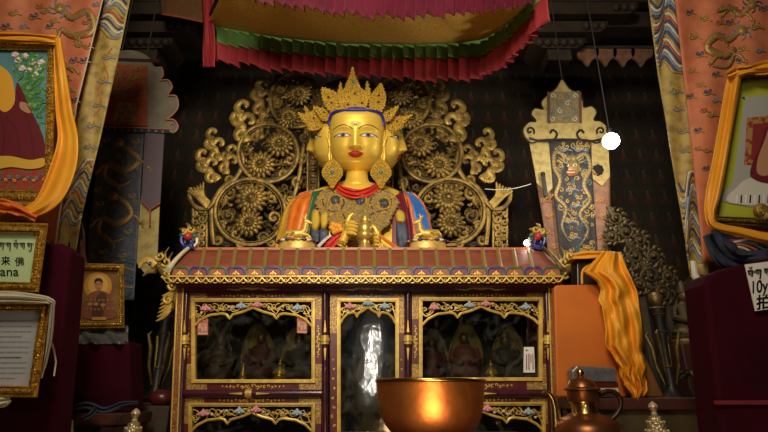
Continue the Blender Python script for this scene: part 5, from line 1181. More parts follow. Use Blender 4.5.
L(spline([(22, 146), (36, 146), (34, 160), (24, 160)], 3, True), mat('painted_brown_pot', (.10, .05, .03), .6), 6)
L(spline([(-30, 72), (-18, 60), (-8, 62), (4, 68), (12, 78), (15, 98), (10, 118), (-30, 118)], 4, True), ROBY, 8)
L(spline([(-36, 80), (-24, 66), (-14, 72), (-6, 100), (4, 112), (14, 104), (16, 86), (19, 84), (30, 108), (38, 124), (44, 140), (45, 158), (30, 160), (12, 156), (-8, 162), (-40, 158)], 4, True), ROBE, 9)
for pts in ([(16, 90), (24, 108), (30, 130), (34, 156)], [(6, 116), (16, 130), (20, 156)], [(0, 112), (4, 134), (2, 158)]): ribbon(b, spline(pts, 5), 1.3, Yp, mat('painted_robe_fold', (.08, .005, .01), .6), .0062)
L(spline([(20, 102), (26, 103), (31, 108), (30, 113), (25, 112), (20, 108)], 4, True), SKIN, 11)
for q in range(4): ribbon(b, [(26+q*1.3, 104+q*1.4), (31+q*.4, 109+q*1.3)], 1.0, Yp, SKIN, .008)
L(circ(-10, 52, 9, 11, 18), SKIN, 10)
L(spline([(-10, 158), (10, 156), (30, 160), (44, 158), (44, 166), (30, 169), (10, 167), (-10, 170)], 4, True), mat('painted_yellow_cloth', (.62, .36, .04), .6), 11)
for i in range(14): ribbon(b, spiral(2+i*3.2, 178+2*math.sin(i*2), .3, 2, i, 1, 10), .9, Yp, (THGR, ROBY, THLB)[i % 3], .007)
b.build('painted_portrait', pf, smooth=0)
kt = thing('silk_scarf', 'golden yellow silk scarf draped around the portrait with the flower bush', 'scarf', P(60, 212, Y-.03))
b = MB(); cloth_strip(b, [(-30, 36, 11, Y-.03), (10, 37.5, 10, Y-.03), (40, 39, 10, Y-.035), (58, 41, 9, Y-.03)], SAFF, 1.6, .008, 10, 6, 1); b.build('top_run', kt, solid=.004)
b = MB(); cloth_strip(b, [(57, 38, 7, Y-.03), (60, 70, 11, Y-.03), (64, 110, 17, Y-.035), (68, 140, 21, Y-.04), (63, 168, 24, Y-.04), (51, 195, 23, Y-.04), (34, 210, 15, Y-.04), (10, 215, 11, Y-.035), (-20, 216, 11, Y-.03)], SAFF, .9, .011, 18, 8, 2); b.build('hanging_run', kt, solid=.004)
b = MB(); b2 = [(4, 206, 10), (16, 203, 9), (26, 209, 8)]
cloth_strip(b, [(-4, 205, 14, Y-.06), (8, 208, 16, Y-.07), (20, 212, 13, Y-.065), (36, 219, 7, Y-.05)], ORNG, 2, .014, 14, 6, 5); b.build('knotted_end', kt, solid=.004)
# velvet throne back with the two framed notices
vb = MB(); vb.plate([(-60, 236), (60, 243), (70, 252), (69, 262), (60, 360), (52, 440), (46, 560), (-60, 560)], 1.60, .10, VELVET)
z0 = P(0, 560, 1.6).z; xa, xb = P(-60, 560, 1.6).x, P(46, 560, 1.6).x; vb.box(((xa+xb)/2, 1.65, z0/2), (xb-xa, .10, z0+.01), VELVET)
tag(vb.build('velvet_stand', smooth=0, bevel=.012), 'tall wine red velvet stand behind the green framed notice', 'stand')
Y = 1.52
nf = thing('framed_notice', 'gilt framed pale green notice with black Tibetan, Chinese and Latin letters', 'sign', P(20, 293, Y))
out = [(-70, 220), (48.5, 223.5), (39, 293), (-70, 291)]; inn = [(-58, 232), (36.5, 234), (29.5, 282), (-58, 280)]
frame(nf, out, inn, Y, GILT, .03, 3.0)
b = MB(); b.plate([(-60, 231), (37.5, 233), (30.5, 283), (-60, 281)], Y+.006, .006, CARDG)
tibetan(b, -22, 242.5, 8, 7.0, Y+.005, INK, .02, 4, 1.1)
text(b, '来', .8, 264.2, 9.6, Y+.004, INK, bold=.01); text(b, '佛', 14.6, 265, 9.8, Y+.004, INK, bold=.01); text(b, 'ana', -.2, 275.8, 13.0, Y+.004, INK, wid=1.08, bold=.006)
b.build('notice_card', nf, smooth=0)
Y = 1.44
df = thing('framed_document', 'gilt framed grey document of small printed lines under an ivory scarf', 'picture', P(15, 397, Y))
out = [(-70, 302), (50.5, 303), (37.5, 398), (-70, 396)]; inn = [(-58, 311), (39, 311), (28, 386), (-58, 384)]
frame(df, out, inn, Y, GILT, .03, 3.0)
b = MB(); b.plate([(-60, 310), (40, 310), (29, 387), (-60, 385)], Y+.006, .006, PAPG); r = random.Random(2)
GINK = mat('faded_ink', (.09, .09, .10), .7)
for i in range(12):
    y = 321+i*5.2; x = -30; end = 34-(y-311)*.146-(r.uniform(0, 10) if i % 4 == 3 else 0); lw = .9 if i == 7 else .55
    while x < end:
        w = r.uniform(.8, 2.6); ribbon(b, [(x, y), (min(x+w, end), y)], lw*r.uniform(.7, 1.3), Y+.006, INK if i == 7 else GINK, .002); x += w+r.uniform(.3, .7)
b.build('printed_sheet', df, smooth=0)
ik = thing('ivory_scarf', 'ivory silk scarf laid over the framed grey document', 'scarf', P(30, 300, Y-.03))
b = MB(); cloth_strip(b, [(-30, 297, 10, Y-.035), (10, 297, 10, Y-.035), (34, 298.5, 9, Y-.035), (50, 301, 6, Y-.03), (52, 308, 4, Y-.02), (50, 335, 4.5, Y+.0), (45, 360, 4, Y+.02), (40, 378, 3, Y+.03)], KHATA, 1.8, .008, 12, 8, 7); b.build('draped_run', ik, solid=.004)
b = MB(); cloth_strip(b, [(-20, 402, 12, Y-.0), (0, 403, 10, Y-.0), (10, 399, 5, Y+.01)], KHATA, 1.5, .008, 10, 6, 8); b.build('hanging_tail', ik, solid=.004)
b = MB(); b.ptube([(50, 338), (54, 350), (56, 362), (54, 376)], Y+.05, .8, KHATA); b.build('trailing_cord', ik)

# ---- left altar table with the small portrait
def table(name, label, x0, x1, y0, y1, z, band=None):
    t = thing(name, label, 'table', ((x0+x1)/2, (y0+y1)/2, 0))
    b = MB(); b.box(((x0+x1)/2, (y0+y1)/2, z-.02), (x1-x0, y1-y0, .04), WOODR); b.build('tabletop', t, smooth=0, bevel=.004)
    b = MB(); b.box(((x0+x1)/2, y0+.03, z-.10), (x1-x0-.04, .02, .12), BLACKP if band is None else band); b.build('apron', t, smooth=0)
    for x in (x0+.04, x1-.04):
        for y in (y0+.04, y1-.04): b = MB(); b.box((x, y, (z-.04)/2), (.06, .06, z-.04), WOODR); b.build('leg', t, smooth=0, bevel=.004)
    return t
zL = P(100, 413, 1.95).z
table('altar_table', 'dark low altar table under the small portrait and velvet block', -1.62, -.93, 1.90, 2.16, zL)
Y = 2.0
b = MB(); b.plate([(71, 342), (129, 341), (130, 412.5), (66, 412.5)], Y, .12, VELVET); tag(b.build('velvet_block', smooth=0, bevel=.01), 'wine red velvet covered block under the small framed portrait', 'stand')
b = MB()
def crump(a, c):
    x = 68+60*a; y = 344-18*c; return P(x, y, Y-.012+.10*c-.012*math.sin(a*17+c*4)-.008*math.sin(a*31+c*9))
b.grid(crump, 40, 10, GREYC); tag(b.build('plastic_wrap', solid=.006), 'crumpled grey plastic sheet under the small framed portrait', 'plastic sheet')
Y = 2.03
sp_ = thing('small_framed_portrait', 'small gilt framed amber portrait of a person in brown robes', 'picture', P(99, 328, Y))
out = [(73, 263), (124, 264), (124.5, 328), (75, 328.5)]; inn = [(79, 269), (118, 270), (118.5, 321), (80, 321.5)]
frame(sp_, out, inn, Y, GILT, .025, 2.2)
b = MB(); b.plate(quad_in(inn, (-1, -1, -1, -1)), Y+.008, .006, SEPI); Yp = Y+.006
L(circ(98, 286, 14, 14, 24), SEPG, 1); L(circ(98, 285, 10, 10, 24), mat('painted_bright_halo', (.52, .30, .06), .6), 2)
L(spline([(84, 318), (83, 306), (87, 296), (95, 291), (103, 291), (111, 296), (114, 306), (114, 318)], 4, True), mat('painted_brown_robe', (.16, .05, .02), .6), 3)
L(spline([(92, 318), (94, 302), (100, 293), (106, 294), (106, 304), (101, 318)], 4, True), mat('painted_dark_fold', (.06, .02, .012), .6), 4)
L(circ(98.5, 285, 4.2, 5.2, 16), mat('painted_amber_skin', (.34, .16, .055), .6), 5); L(spline([(94.2, 283.5), (95, 279.5), (98.5, 278), (102, 279.5), (102.8, 283.5), (100, 281.3), (97, 281.3)], 4, True), BLACKP, 6)
for s in (-1, 1): ribbon(b, [(98.5+s*1.0, 284), (98.5+s*2.7, 283.8)], .6, Yp, BLACKP, .005)
ribbon(b, [(97.3, 288), (99.7, 288)], .5, Yp, BROCR, .005)
for x in (90, 96, 103): L(circ(x, 304+x % 3, 2.4, 1.8, 10), MATS['painted_amber_skin'], 7)
for i in range(14): ribbon(b, spiral(86+(i % 7)*4.4, 300+(i//7)*9, .2, 1.6, i, 1, 8), .5, Yp, THD, .005)
L([(92, 317), (106, 317), (106, 320), (92, 320)], SEPG, 8); b.build('painted_portrait', sp_, smooth=0)
b = MB(); cloth_strip(b, [(62, 412, 5, 1.845), (85, 405, 6, 1.84), (104, 410, 6, 1.835), (122, 405, 6, 1.84), (138, 403, 4, 1.85)], NAVY, 1.2, .008, 8, 8, 3); cloth_strip(b, [(96, 408, 5, 1.83), (90, 415, 5, 1.825), (82, 420, 4, 1.825)], NAVY, 1.2, .006, 6, 5, 4)
tag(b.build('navy_ribbon', solid=.004), 'navy cloth ribbon tied across the altar table below the velvet block', 'ribbon')
# ---- black and gold lamp stand and ledge behind on each side
zE = P(154, 402, 2.6).z
def ledge(x0, x1, lab):
    b = MB(); b.box(((x0+x1)/2, 2.95, zE-.03), (x1-x0, 1.1, .06), WOODR); b.box(((x0+x1)/2, 2.97, (zE-.06)/2), (x1-x0-.06, 1.02, zE-.06), WOOD); tag(b.build('altar_ledge', smooth=0, bevel=.006), lab, 'ledge')
ledge(-2.5, -1.0, 'dark timber ledge under the black and gold stand beside the small portrait'); ledge(.92, 2.5, 'dark timber ledge under the leafy plant and carved foliage')
def lampstand(px, ytop, ybot, Y, label):
    o = Vector((P(px, ybot, Y).x, Y, zE)); H = P(px, ytop, Y).z-zE; k = S(ybot, Y)
    t = thing('offering_stand', label, 'stand', o, 'black and gold offering stands')
    b = MB(); b.lathe([(.055, 0), (.06, .02), (.04, .04), (.022, .07), (.026, .12), (.017, .16), (.019, H*.55), (.028, H*.62), (.023, H*.72), (.034, H*.78), (.038, H*.84), (.016, H*.88)], o, BLACKP, 20); b.build('stem', t)
    for z, r_ in ((.02, .063), (.16, .023), (H*.62, .031), (H*.78, .038), (H*.84, .041)): b = MB(); b.lathe([(r_*.8, z-.007), (r_, z), (r_*.8, z+.007)], o, OLDGD, 20); b.build('gold_ring', t)
    b = MB(); b.ball(o+Vector((0, 0, H*.92)), (.034, .034, .042), OLDGD, 14, 10); b.lathe([(.026, H*.94), (.013, H*.97), (0, H)], o, OLDGD, 12); b.build('gold_finial', t)
    for i in range(4):
        a = PI/4+i*PI/2; d = Vector((math.cos(a), math.sin(a), 0)); b = MB()
        b.tube([o+d*.024+Vector((0, 0, H*.15)), o+d*.05+Vector((0, 0, H*.32)), o+d*.055+Vector((0, 0, H*.48)), o+d*.075+Vector((0, 0, H*.60)), o+d*.06+Vector((0, 0, H*.63))], [.005, .009, .011, .009, .003], OLDGD, 8); b.build('gold_leaf', t)
lampstand(154, 294, 402, 2.6, 'black and gold offering stand beside the cabinet and small portrait'); lampstand(674, 292, 402, 2.5, 'black and gold offering stand beside the leafy plant')
b = MB(); b.ball(P(162, 398, 2.3)+Vector((0, 0, 0)), (.055, .05, .035), mat('dark_red_glaze', (.09, .012, .012), .3), 18, 10); tag(b.build('round_red_box'), 'round dark red lidded box beside the cabinet foot and black stand', 'box')
b = MB(); w = P(162, 398, 2.3); b.box((w.x, 2.3, (w.z-.03)/2), (.13, .14, w.z-.03), WOOD); tag(b.build('wooden_block', smooth=0, bevel=.005), 'dark wooden block under the round dark red box', 'block')

# ================================================================== RIGHT SIDE
zR = P(640, 398, 1.92).z
table('offering_table', 'dark red offering table under the orange board and tin box', .70, 1.42, 1.90, 2.15, zR, mat('dull_olive_panel', (.07, .05, .022), .6))
ob = thing('sutra_board', 'large orange cloth covered board leaning beside the cabinet', 'board', P(590, 398, 2.0))
b = MB(); b.plate([(554, 288), (557, 285), (604, 284), (618, 320), (641, 397), (557, 397)], 2.0, .035, ORBOX); b.build('orange_face', ob, smooth=0, bevel=.006)
b = MB(); b.plate([(604, 286), (620, 300), (664, 397), (641, 397)], 2.01, .04, mat('brown_orange_side', (.16, .06, .012), .6)); b.build('brown_side', ob, smooth=0, bevel=.004)
bx = thing('lacquer_box', 'dark box with a yellow cloth top behind the orange board', 'box', P(595, 397, 2.08))
b = MB(); b.plate([(577, 258), (612, 256), (614, 397), (579, 397)], 2.065, .08, mat('dark_lacquer', (.022, .015, .014), .35)); b.build('box_body', bx, smooth=0, bevel=.004)
b = MB(); b.ptube(spline([(582, 284), (583, 270), (594, 264), (605, 269), (606, 284)], 5), 2.06, 1.2, SAFF); b.build('arched_trim', bx)
b = MB()
def capc(a, c):
    w0 = P(573+47*a, 258.5-1.5*a-4*math.sin(PI*a)**.5, 2.03); return w0+Vector((0, .13*c, .004*math.sin(a*9+c*5)))
b.grid(capc, 20, 6, SAFF); cloth_strip(b, [(573, 256.5, 6, 2.03), (584, 255, 7, 2.028), (597, 254.5, 7, 2.028), (612, 255, 7, 2.03), (620, 257, 8, 2.035)], SAFF, 1.2, .005, 8, 6, 3); b.build('cloth_top', bx, solid=.004)
ys = thing('yellow_scarf_drape', 'long saffron silk scarf cascading over the orange board', 'scarf', P(632, 397, 1.94))
b = MB(); EL = ((252, 602), (259, 596), (266, 589), (272, 583), (276, 590), (281, 597), (290, 601), (300, 598), (306, 602), (330, 606), (345, 605), (352, 611), (366, 619), (376, 620), (384, 623), (392, 629), (400, 634)); ER = ((252, 621), (262, 624), (275, 630), (292, 637), (318, 641), (342, 643), (352, 642), (366, 646), (378, 645), (388, 648), (394, 643), (400, 640))
def fall(a, c):
    y = 252+148*c; x0, x1 = lerp(EL, y), lerp(ER, y); x = x0+(x1-x0)*a; lo = max(0, c-.55)*2.2
    d = .013*math.sin(6.3*(a*1.9+c*.9))+.009*math.sin(6.3*(a*3.3-c*1.4)+1)+.006*math.sin(6.3*(a*1.2+c*5)+2)
    d += lo*(.010*math.sin(23*a+31*c)+.008*math.sin(17*a-44*c+1)+.005*math.sin(47*a+12*c)); d += .022*(1-abs(2*a-1))
    return P(x+.8*math.sin(y*.5)*lo, y+3*lo*math.sin(a*9), lerp(((252, 2.0), (275, 1.955), (310, 1.945), (400, 1.945)), y)-d)
b.grid(fall, 48, 90, SAFF); b.build('scarf_fall', ys, solid=.004)
tn = thing('tin_box', 'dull grey tin box lying in front of the orange board', 'box', P(595, 398, 1.92))
b = MB(); b.plate([(572, 371), (577, 366), (612, 367.5), (617, 371), (617, 382), (573, 381.5)], 1.92, .06, TIN)
for x in (588, 597, 606):
    ribbon(b, [(x-2.5, 372), (x+2.5, 372.2)], .7, 1.92, GINK, .001); ribbon(b, [(x, 370.5), (x-2.6, 377)], .6, 1.92, GINK, .001); ribbon(b, [(x, 373), (x+2.6, 377)], .6, 1.92, GINK, .001)
b.build('tin_body', tn, smooth=0, bevel=.004)
for y0, y1, m in ((382, 387.5, LACQ), (388, 392, KHATA), (392.5, 397.5, WOODR)):
    bk = b = MB(); b.plate([(578, y0), (618, y0), (619, y1), (577, y1)], 1.925, .06, m)
    if m is KHATA: b.ptube([(580, 389), (596, 390.5), (616, 389)], 1.923, .7, GOLDP)
    tag(b.build('wrapped_booklet', smooth=0, bevel=.003), {id(LACQ): 'dark red wrapped booklet directly under the tin box', id(KHATA): 'cream wrapped booklet, second under the tin box', id(WOODR): 'dark brown wrapped booklet at the bottom under the tin box'}[id(m)], 'booklet', 'booklets under the tin box')
# copper and brass ewer
YK = 1.79; kk = S(400, YK); o = P(583, 396, YK); zS = 1.12
kt = thing('copper_ewer', 'copper and brass lidded ewer with a curved spout in front of the tin box', 'ewer', Vector((o.x, YK, zS))); o = Vector((o.x, YK, zS)); zz = lambda y: P(583, y, YK).z-zS
b = MB(); b.lathe([(20*kk, 0), (24*kk, .015), (30*kk, zz(452)), (33.5*kk, zz(438)), (33*kk, zz(428)), (28*kk, zz(420)), (18*kk, zz(415.5)), (14*kk, zz(413))], o, OCOP, 40); b.build('body', kt)
b = MB(); b.lathe([(14*kk, zz(415)), (12.6*kk, zz(413)), (12.6*kk, zz(404)), (14*kk, zz(403)), (14.2*kk, zz(401))], o, BRASS, 32); b.build('brass_neck', kt)
b = MB(); b.lathe([(14.2*kk, zz(401.5)), (15*kk, zz(400)), (15*kk, zz(391)), (17.5*kk, zz(390)), (17.5*kk, zz(388.5)), (14.5*kk, zz(387.5))], o, OCOP, 32); b.build('copper_collar', kt)
ld = MB(); ld.lathe([(17.3*kk, zz(388.5)), (14*kk, zz(387)), (12*kk, zz(381)), (8*kk, zz(378.5)), (4*kk, zz(377.5)), (3*kk, zz(376))], o, OCOP, 32); lo_ = ld.build('lid', kt)
b = MB(); b.ball(o+Vector((0, 0, zz(372.5))), 4.0*kk, BRASS, 16, 10); b.lathe([(3*kk, zz(377)), (2*kk, zz(375.5))], o, BRASS, 12); b.build('lid_knob', lo_)
b = MB(); q = lambda x, y: P(x, y, YK); b.tube([q(*p) for p in spline([(558, 440), (556, 426), (555, 412), (553, 401), (549, 394), (543, 391.5)], 6)], [5*kk-3.0*kk*i/30 for i in range(31)], BRASS, 12); b.ball(q(556.5, 424), (4.5*kk, 4*kk, 5*kk), BRASS, 12, 8); b.build('spout', kt)
b = MB(); b.tube([q(*p) for p in spline([(598, 395), (608, 391), (617, 394), (621, 403), (617, 414), (609, 421)], 6)], 2.4*kk, mat('dark_bronze', (.06, .035, .025), .4, .7), 10); b.build('handle', kt)
# front shelf under the frame and the copper bowl on its stand
b = MB(); b.box((-.05, 1.795, zS-.02), (2.5, .17, .04), WOODR)
for x in (-1.05, 0, 1.08): b.box((x, 1.795, (zS-.04)/2), (.06, .14, zS-.04), WOODR)
tag(b.build('front_shelf', smooth=0, bevel=.004), 'dark red wooden shelf in front of the cabinet under the copper ewer', 'shelf')
YB = 1.3; kb = S(385, YB); ob_ = P(430, 380, YB); zb0 = P(430, 437, YB).z; zrim = P(430, 379.5, YB).z
b = MB(); b.box((ob_.x, YB, zb0-.02), (.5, .36, .04), WOODR)
for x in (-.2, .2):
    for y in (-.13, .13): b.box((ob_.x+x, YB+y, (zb0-.04)/2), (.045, .045, zb0-.04), WOODR)
tag(b.build('bowl_stand', smooth=0, bevel=.004), 'small dark red stand under the copper bowl', 'stand')
o = Vector((ob_.x, YB, zb0)); R_ = 54.5*kb; H = zrim-zb0
bw = thing('copper_bowl', 'big polished copper bowl in front of the glass cabinet', 'bowl', o)
prof = [(0, .004), (.45*R_, 0), (.60*R_, .004), (.74*R_, .10*H), (.86*R_, .28*H), (.93*R_, .5*H), (.965*R_, .75*H), (.985*R_, .95*H)]
pin = [(.955*R_, .96*H), (.93*R_, .75*H), (.89*R_, .5*H), (.82*R_, .28*H), (.70*R_, .11*H), (.55*R_, .03*H), (0, .025*H)]
b = MB(); b.lathe([(r_, z) for r_, z in spline(prof, 5)]+[(r_, z) for r_, z in spline(pin, 5)], o, COPPER, 64); bo_ = b.build('bowl_body', bw, smooth=60)
b = MB(); b.tube([o+Vector((R_*math.cos(a)*.985, R_*math.sin(a)*.985, .97*H)) for a in [2*PI*i/64 for i in range(65)]], .0052, BRASS, 10); b.build('rim', bw)
# offering towers whose tips rise into the picture
def tower(px, ytop, Y, s, label):
    o = Vector((P(px, 430, Y).x, Y, zS)); k = S(420, Y)*s; zt_ = P(px, ytop, Y).z-zS
    t = thing('offering_tower', label, 'offering', o, 'offering towers on the front shelf'); q = lambda d: zt_-d*k
    b = MB(); pr = [(20*k, 0), (22*k, q(52)), (18*k, q(50)), (14*k, q(38)), (11.5*k, q(37)), (11*k, q(28)), (9*k, q(27)), (8.5*k, q(20)), (6.5*k, q(19)), (6*k, q(15)), (3*k, q(13.5))]
    b.lathe(pr, o, mat('tarnished_silver_gilt', (.50, .42, .26), .35, .6, bump=(120, .5, 'voronoi')), 28); b.build('tiers', t)
    for d, rr in ((37.5, 12), (27.5, 10), (19.5, 7.6)):
        b = MB()
        for i in range(18): a = 2*PI*i/18; b.ball(o+Vector((rr*k*math.cos(a), rr*k*math.sin(a), q(d))), 1.3*k, GOLDL if i % 2 else KHATA, 6, 5)
        b.build('bead_band', t)
    b = MB(); b.lathe([(2*k, q(14)), (3.2*k, q(12)), (2*k, q(10.5)), (3.6*k, q(8)), (4.8*k, q(5.5)), (3.4*k, q(2.6)), (1*k, q(.6)), (0, q(0))], o, mat('pale_gilt_tip', (.58, .50, .34), .4, .4), 20)
    b.ball(o+Vector((0, -4.0*k, q(5.8))), 1.5*k, REDP, 8, 6); b.build('flower_tip', t)
tower(657, 401, 1.79, 1.0, 'pale stacked offering tower with a bud tip beside the offering table'); tower(133, 408, 1.79, .95, 'pale stacked offering tower with a bud tip below the navy ribbon')
b = MB()
def bund(a, c):
    x = 49+24*a; y = 436-20*c*(.7+.3*math.sin(a*3)); return P(x, y, 1.77-.03*math.sin(a*PI)-.008*math.sin(a*16+c*5)+.05*c)
b.grid(bund, 24, 10, mat('pale_yellow_cloth', (.46, .42, .24), .6)); w = P(60, 436, 1.77); b.box((w.x, 1.79, (w.z+zS)/2), (.06, .05, w.z-zS), MATS['pale_yellow_cloth']); tag(b.build('folded_cloth', solid=.005), 'pale yellow folded cloth below the framed grey document', 'cloth')
# carved foliage, small gilt figure and plant on the right ledge
fo = thing('carved_foliage', 'dark gilt carved foliage panel sweeping down beside the hanging', 'carving', Vector((P(645, 300, 2.90).x, 2.90, zE)))
arc = spline([(608, 206), (618, 224), (630, 246), (645, 268), (660, 288), (672, 300)], 6); b = MB()
b.ptube(arc, 2.91, [3, 3.2]+[3.6]*(len(arc)-2), DIMG, 8, .6); b.build('stem', fo)
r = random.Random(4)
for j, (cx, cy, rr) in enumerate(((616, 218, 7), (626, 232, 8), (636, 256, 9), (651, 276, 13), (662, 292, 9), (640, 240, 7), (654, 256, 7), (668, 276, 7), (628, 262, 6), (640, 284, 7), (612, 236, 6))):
    b = MB(); b.ptube(spiral(cx, cy, 1, rr, j*1.3, 1.5*(-1)**j, 30), 2.90, [2.4-.04*i for i in range(31)], DIMG, 8, .7)
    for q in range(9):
        a = q*2*PI/9+j; p = [(cx+rr*math.cos(a), cy+rr*math.sin(a)), (cx+rr*1.35*math.cos(a+.2), cy+rr*1.35*math.sin(a+.2)), (cx+rr*1.6*math.cos(a+.5), cy+rr*1.6*math.sin(a+.5))]; b.ptube(spline(p, 4), 2.905, [1.2, 1.6, 1.9, 2, 1.9, 1.7, 1.3, .9, .4], DIMG, 6, .7)
    b.ball(P(cx, cy, 2.89), 2.4*S(cy, 2.90), DIMG, 10, 8); b.build('leaf_scroll', fo)
b = MB()
for x in (640, 665):
    w = P(x, 290, 2.93); b.box((w.x, 2.935, (w.z+zE)/2), (.04, .03, w.z-zE), WOOD)
b.build('back_post', fo, smooth=0)
st2 = statuette(693, 345, 62, 2.75, DIMG, HALD, 'dim gilt seated figure on a tall block beside the navy cloth', DIMG); st2.pop('group', None); st2.name = 'gilt_figure'; ORG['gilt_figure'] = Vector(st2.location)
w = P(693, 345, 2.75); b = MB(); b.box((w.x, 2.75, (w.z+zE)/2), (.24, .2, w.z-zE), WOODR); tag(b.build('figure_plinth', smooth=0, bevel=.006), 'dark block under the dim gilt seated figure', 'plinth')
pl = thing('leafy_plant', 'small dark green leafy plant at the foot of the velvet stand', 'plant', Vector((P(701, 396, 2.5).x, 2.5, zE))); o = Vector(pl.location); k = S(390, 2.5)*1.25
b = MB(); b.lathe([(5*k, 0), (7*k, 5*k), (6.6*k, 9*k)], o, mat('dark_clay', (.06, .03, .02), .7), 18); b.build('pot', pl)
for i in range(11):
    a = i*2.4; L_ = (15+3*(i % 3))*k; hgt = (12+2.4*i)*k; d = Vector((math.cos(a), math.sin(a)*.7, 0)); s_ = Vector((-d.y, d.x, 0)); b = MB()
    base = o+Vector((0, 0, 8*k+hgt*.35)); b.tube([o+Vector((0, 0, 6*k)), base, base+d*.25*L_+Vector((0, 0, .2*L_))], .5*k, LEAF, 6)
    vs = []; n = 8
    for j in range(n+1):
        f = j/n; c = base+d*(.2+.8*f)*L_+Vector((0, 0, (.2+.5*f-.7*f*f)*L_)); wd = 4.2*k*math.sin(PI*min(1, f*.92+.06))**.8*(1+.22*math.cos(f*22))
        vs += [c-s_*wd+Vector((0, 0, .15*wd)), c, c+s_*wd+Vector((0, 0, .15*wd))]
    b.add(vs, [(3*j+e, 3*j+e+1, 3*j+e+4, 3*j+e+3) for j in range(n) for e in (0, 1)], LEAF); b.build('leaf', pl)
# velvet stand with the price notice
vs_ = thing('velvet_stand', 'tall wine red velvet stand carrying the white photo price notice', 'stand', Vector((P(745, 500, 1.55).x, 1.55, 0)))
b = MB(); b.plate([(705, 284), (709, 275), (718, 270), (745, 263), (790, 252), (850, 250), (850, 560), (738, 560), (722, 432)], 1.50, .12, VELVET)
z0 = P(740, 560, 1.5).z; xa, xb = P(738, 560, 1.5).x, P(850, 560, 1.5).x; b.box(((xa+xb)/2, 1.56, z0/2), (xb-xa, .12, z0+.01), VELVET); b.build('velvet_cover', vs_, smooth=0, bevel=.012)
b = MB(); b.plate([(718, 400.5), (850, 400), (850, 404.5), (718.6, 404.5)], 1.49, .02, mat('wine_red_braid', (.17, .008, .025), .7)); b.build('braid_band', vs_, smooth=0)
pn = thing('price_notice', 'white paper notice with black letters pinned on the velvet stand', 'sign', P(760, 310, 1.488))
b = MB(); b.plate([(745, 264.5), (812, 256), (822, 302), (755.5, 311)], 1.485, .003, PAPER); Yq = 1.4845
tibetan(b, 747.5, 271, 7, 8.2, Yq, INK, -.11, 2, 1.8)
text(b, '10y.', 750.0, 293.5, 17.5, Yq, INK, slant=-.10, wid=.70, bold=.03); text(b, '拍', 755.8, 308.0, 15.5, Yq, INK, slant=-.08, bold=.05)
b.build('paper_sheet', pn, smooth=0)
b = MB(); cloth_strip(b, [(712, 232, 18, 1.66), (722, 250, 26, 1.65), (738, 262, 24, 1.64), (768, 262, 22, 1.62)], NAVY, 1.6, .016, 12, 6, 6); tag(b.build('navy_cloth', solid=.005), 'navy cloth bundle between the velvet stand and the portrait with the white mount cloth', 'cloth')
b = MB(); cloth_strip(b, [(716, 224, 18, 1.70), (745, 244, 26, 1.70), (790, 250, 30, 1.70)], BROCY, 1.6, .016, 12, 6, 8); q_, Yf2 = None, (lambda x, y: 1.675)
waves(b, [(722, 232), (768, 240), (768, 262), (722, 250)], 8, Yf2, (THB, THR, THW, BROCB), 2.2); tag(b.build('striped_brocade', solid=.004), 'striped wave brocade cloth under the portrait with the white mount cloth', 'cloth')
# second portrait
Y = 1.68
pg = thing('framed_photograph', 'gilt framed photograph of a robed person with a yellow-green mount', 'picture', P(760, 224, Y))
out = [(731, 72), (870, 60), (870, 232), (712, 224)]; inn = [(736.5, 82), (862, 72), (862, 222), (719, 216)]
frame(pg, out, inn, Y, mat('dull_gilt', (.34, .22, .05), .4, .6, var=((.16, .09, .02), 90, .4, .6)), .03, 3.2)
b = MB(); b.plate(quad_in(inn, (-1, -1, -1, -1)), Y+.008, .006, MATYG); Yp = Y+.007
L(spline([(745, 100), (752, 97), (862, 92), (862, 205), (729, 203), (733, 180), (739, 140)], 5, True), GREYPH, 2)
L([(747, 118), (800, 112), (800, 165), (744, 165)], mat('photo_gold_throne', (.36, .20, .05), .6, 0, var=((.25, .03, .02), 55, .45, .55)), 3); L([(753, 124), (800, 120), (800, 160), (751, 160)], mat('photo_dark_red', (.20, .02, .02), .6), 4)
L(spline([(738, 186), (750, 178), (775, 176), (810, 176), (810, 204), (730, 203)], 4, True), FURW, 5)
for i in range(9): ribbon(b, [(737+i*4.5, 195), (736.5+i*4.5, 203)], 1.6, Yp, BLACKP if i % 2 else WHITEP, .004)
L(spline([(752, 178), (752, 164), (760, 146), (766, 128), (780, 122), (800, 130), (805, 178), (775, 184)], 4, True), ROBE, 7); L(spline([(757, 172), (758, 158), (764, 142), (769, 128), (774, 132), (772, 150), (768, 166), (772, 172), (764, 176)], 4, True), SKIN, 8); L(circ(784, 112, 9, 11, 18), SKIN, 9)
b.build('printed_photograph', pg, smooth=0)
k2 = thing('silk_scarf', 'golden yellow silk scarf draped around the photograph with the yellow-green mount', 'scarf', P(730, 230, Y-.03))
b = MB(); cloth_strip(b, [(736, 70, 12, Y-.035), (732, 90, 14, Y-.035), (726, 125, 15, Y-.035), (719, 165, 15, Y-.035), (713, 195, 14, Y-.035), (710, 213, 10, Y-.035), (715, 226, 9, Y-.03), (740, 232, 9, Y-.02), (770, 239, 11, Y-.02), (800, 242, 11, Y-.02)], SAFF, .9, .009, 16, 8, 15); b.build('side_run', k2, solid=.004)
b = MB(); cloth_strip(b, [(728, 76, 7, Y-.04), (738, 72, 12, Y-.045), (748, 70, 9, Y-.045), (762, 68, 13, Y-.04), (790, 64, 12, Y-.035)], SAFF, 1.6, .010, 12, 6, 16); b.build('top_run', k2, solid=.004)
b = MB(); b.ball(P(762, 212, Y-.035), (8*S(212, Y), .02, 9*S(212, Y)), OLDG, 14, 8)
for q in range(5): b.ptube(spiral(762, 212, 1, 5+q, q*1.25, .6, 10), Y-.05, 1.3, OLDG, 6, 1)
b.build('gilt_crest', pg)

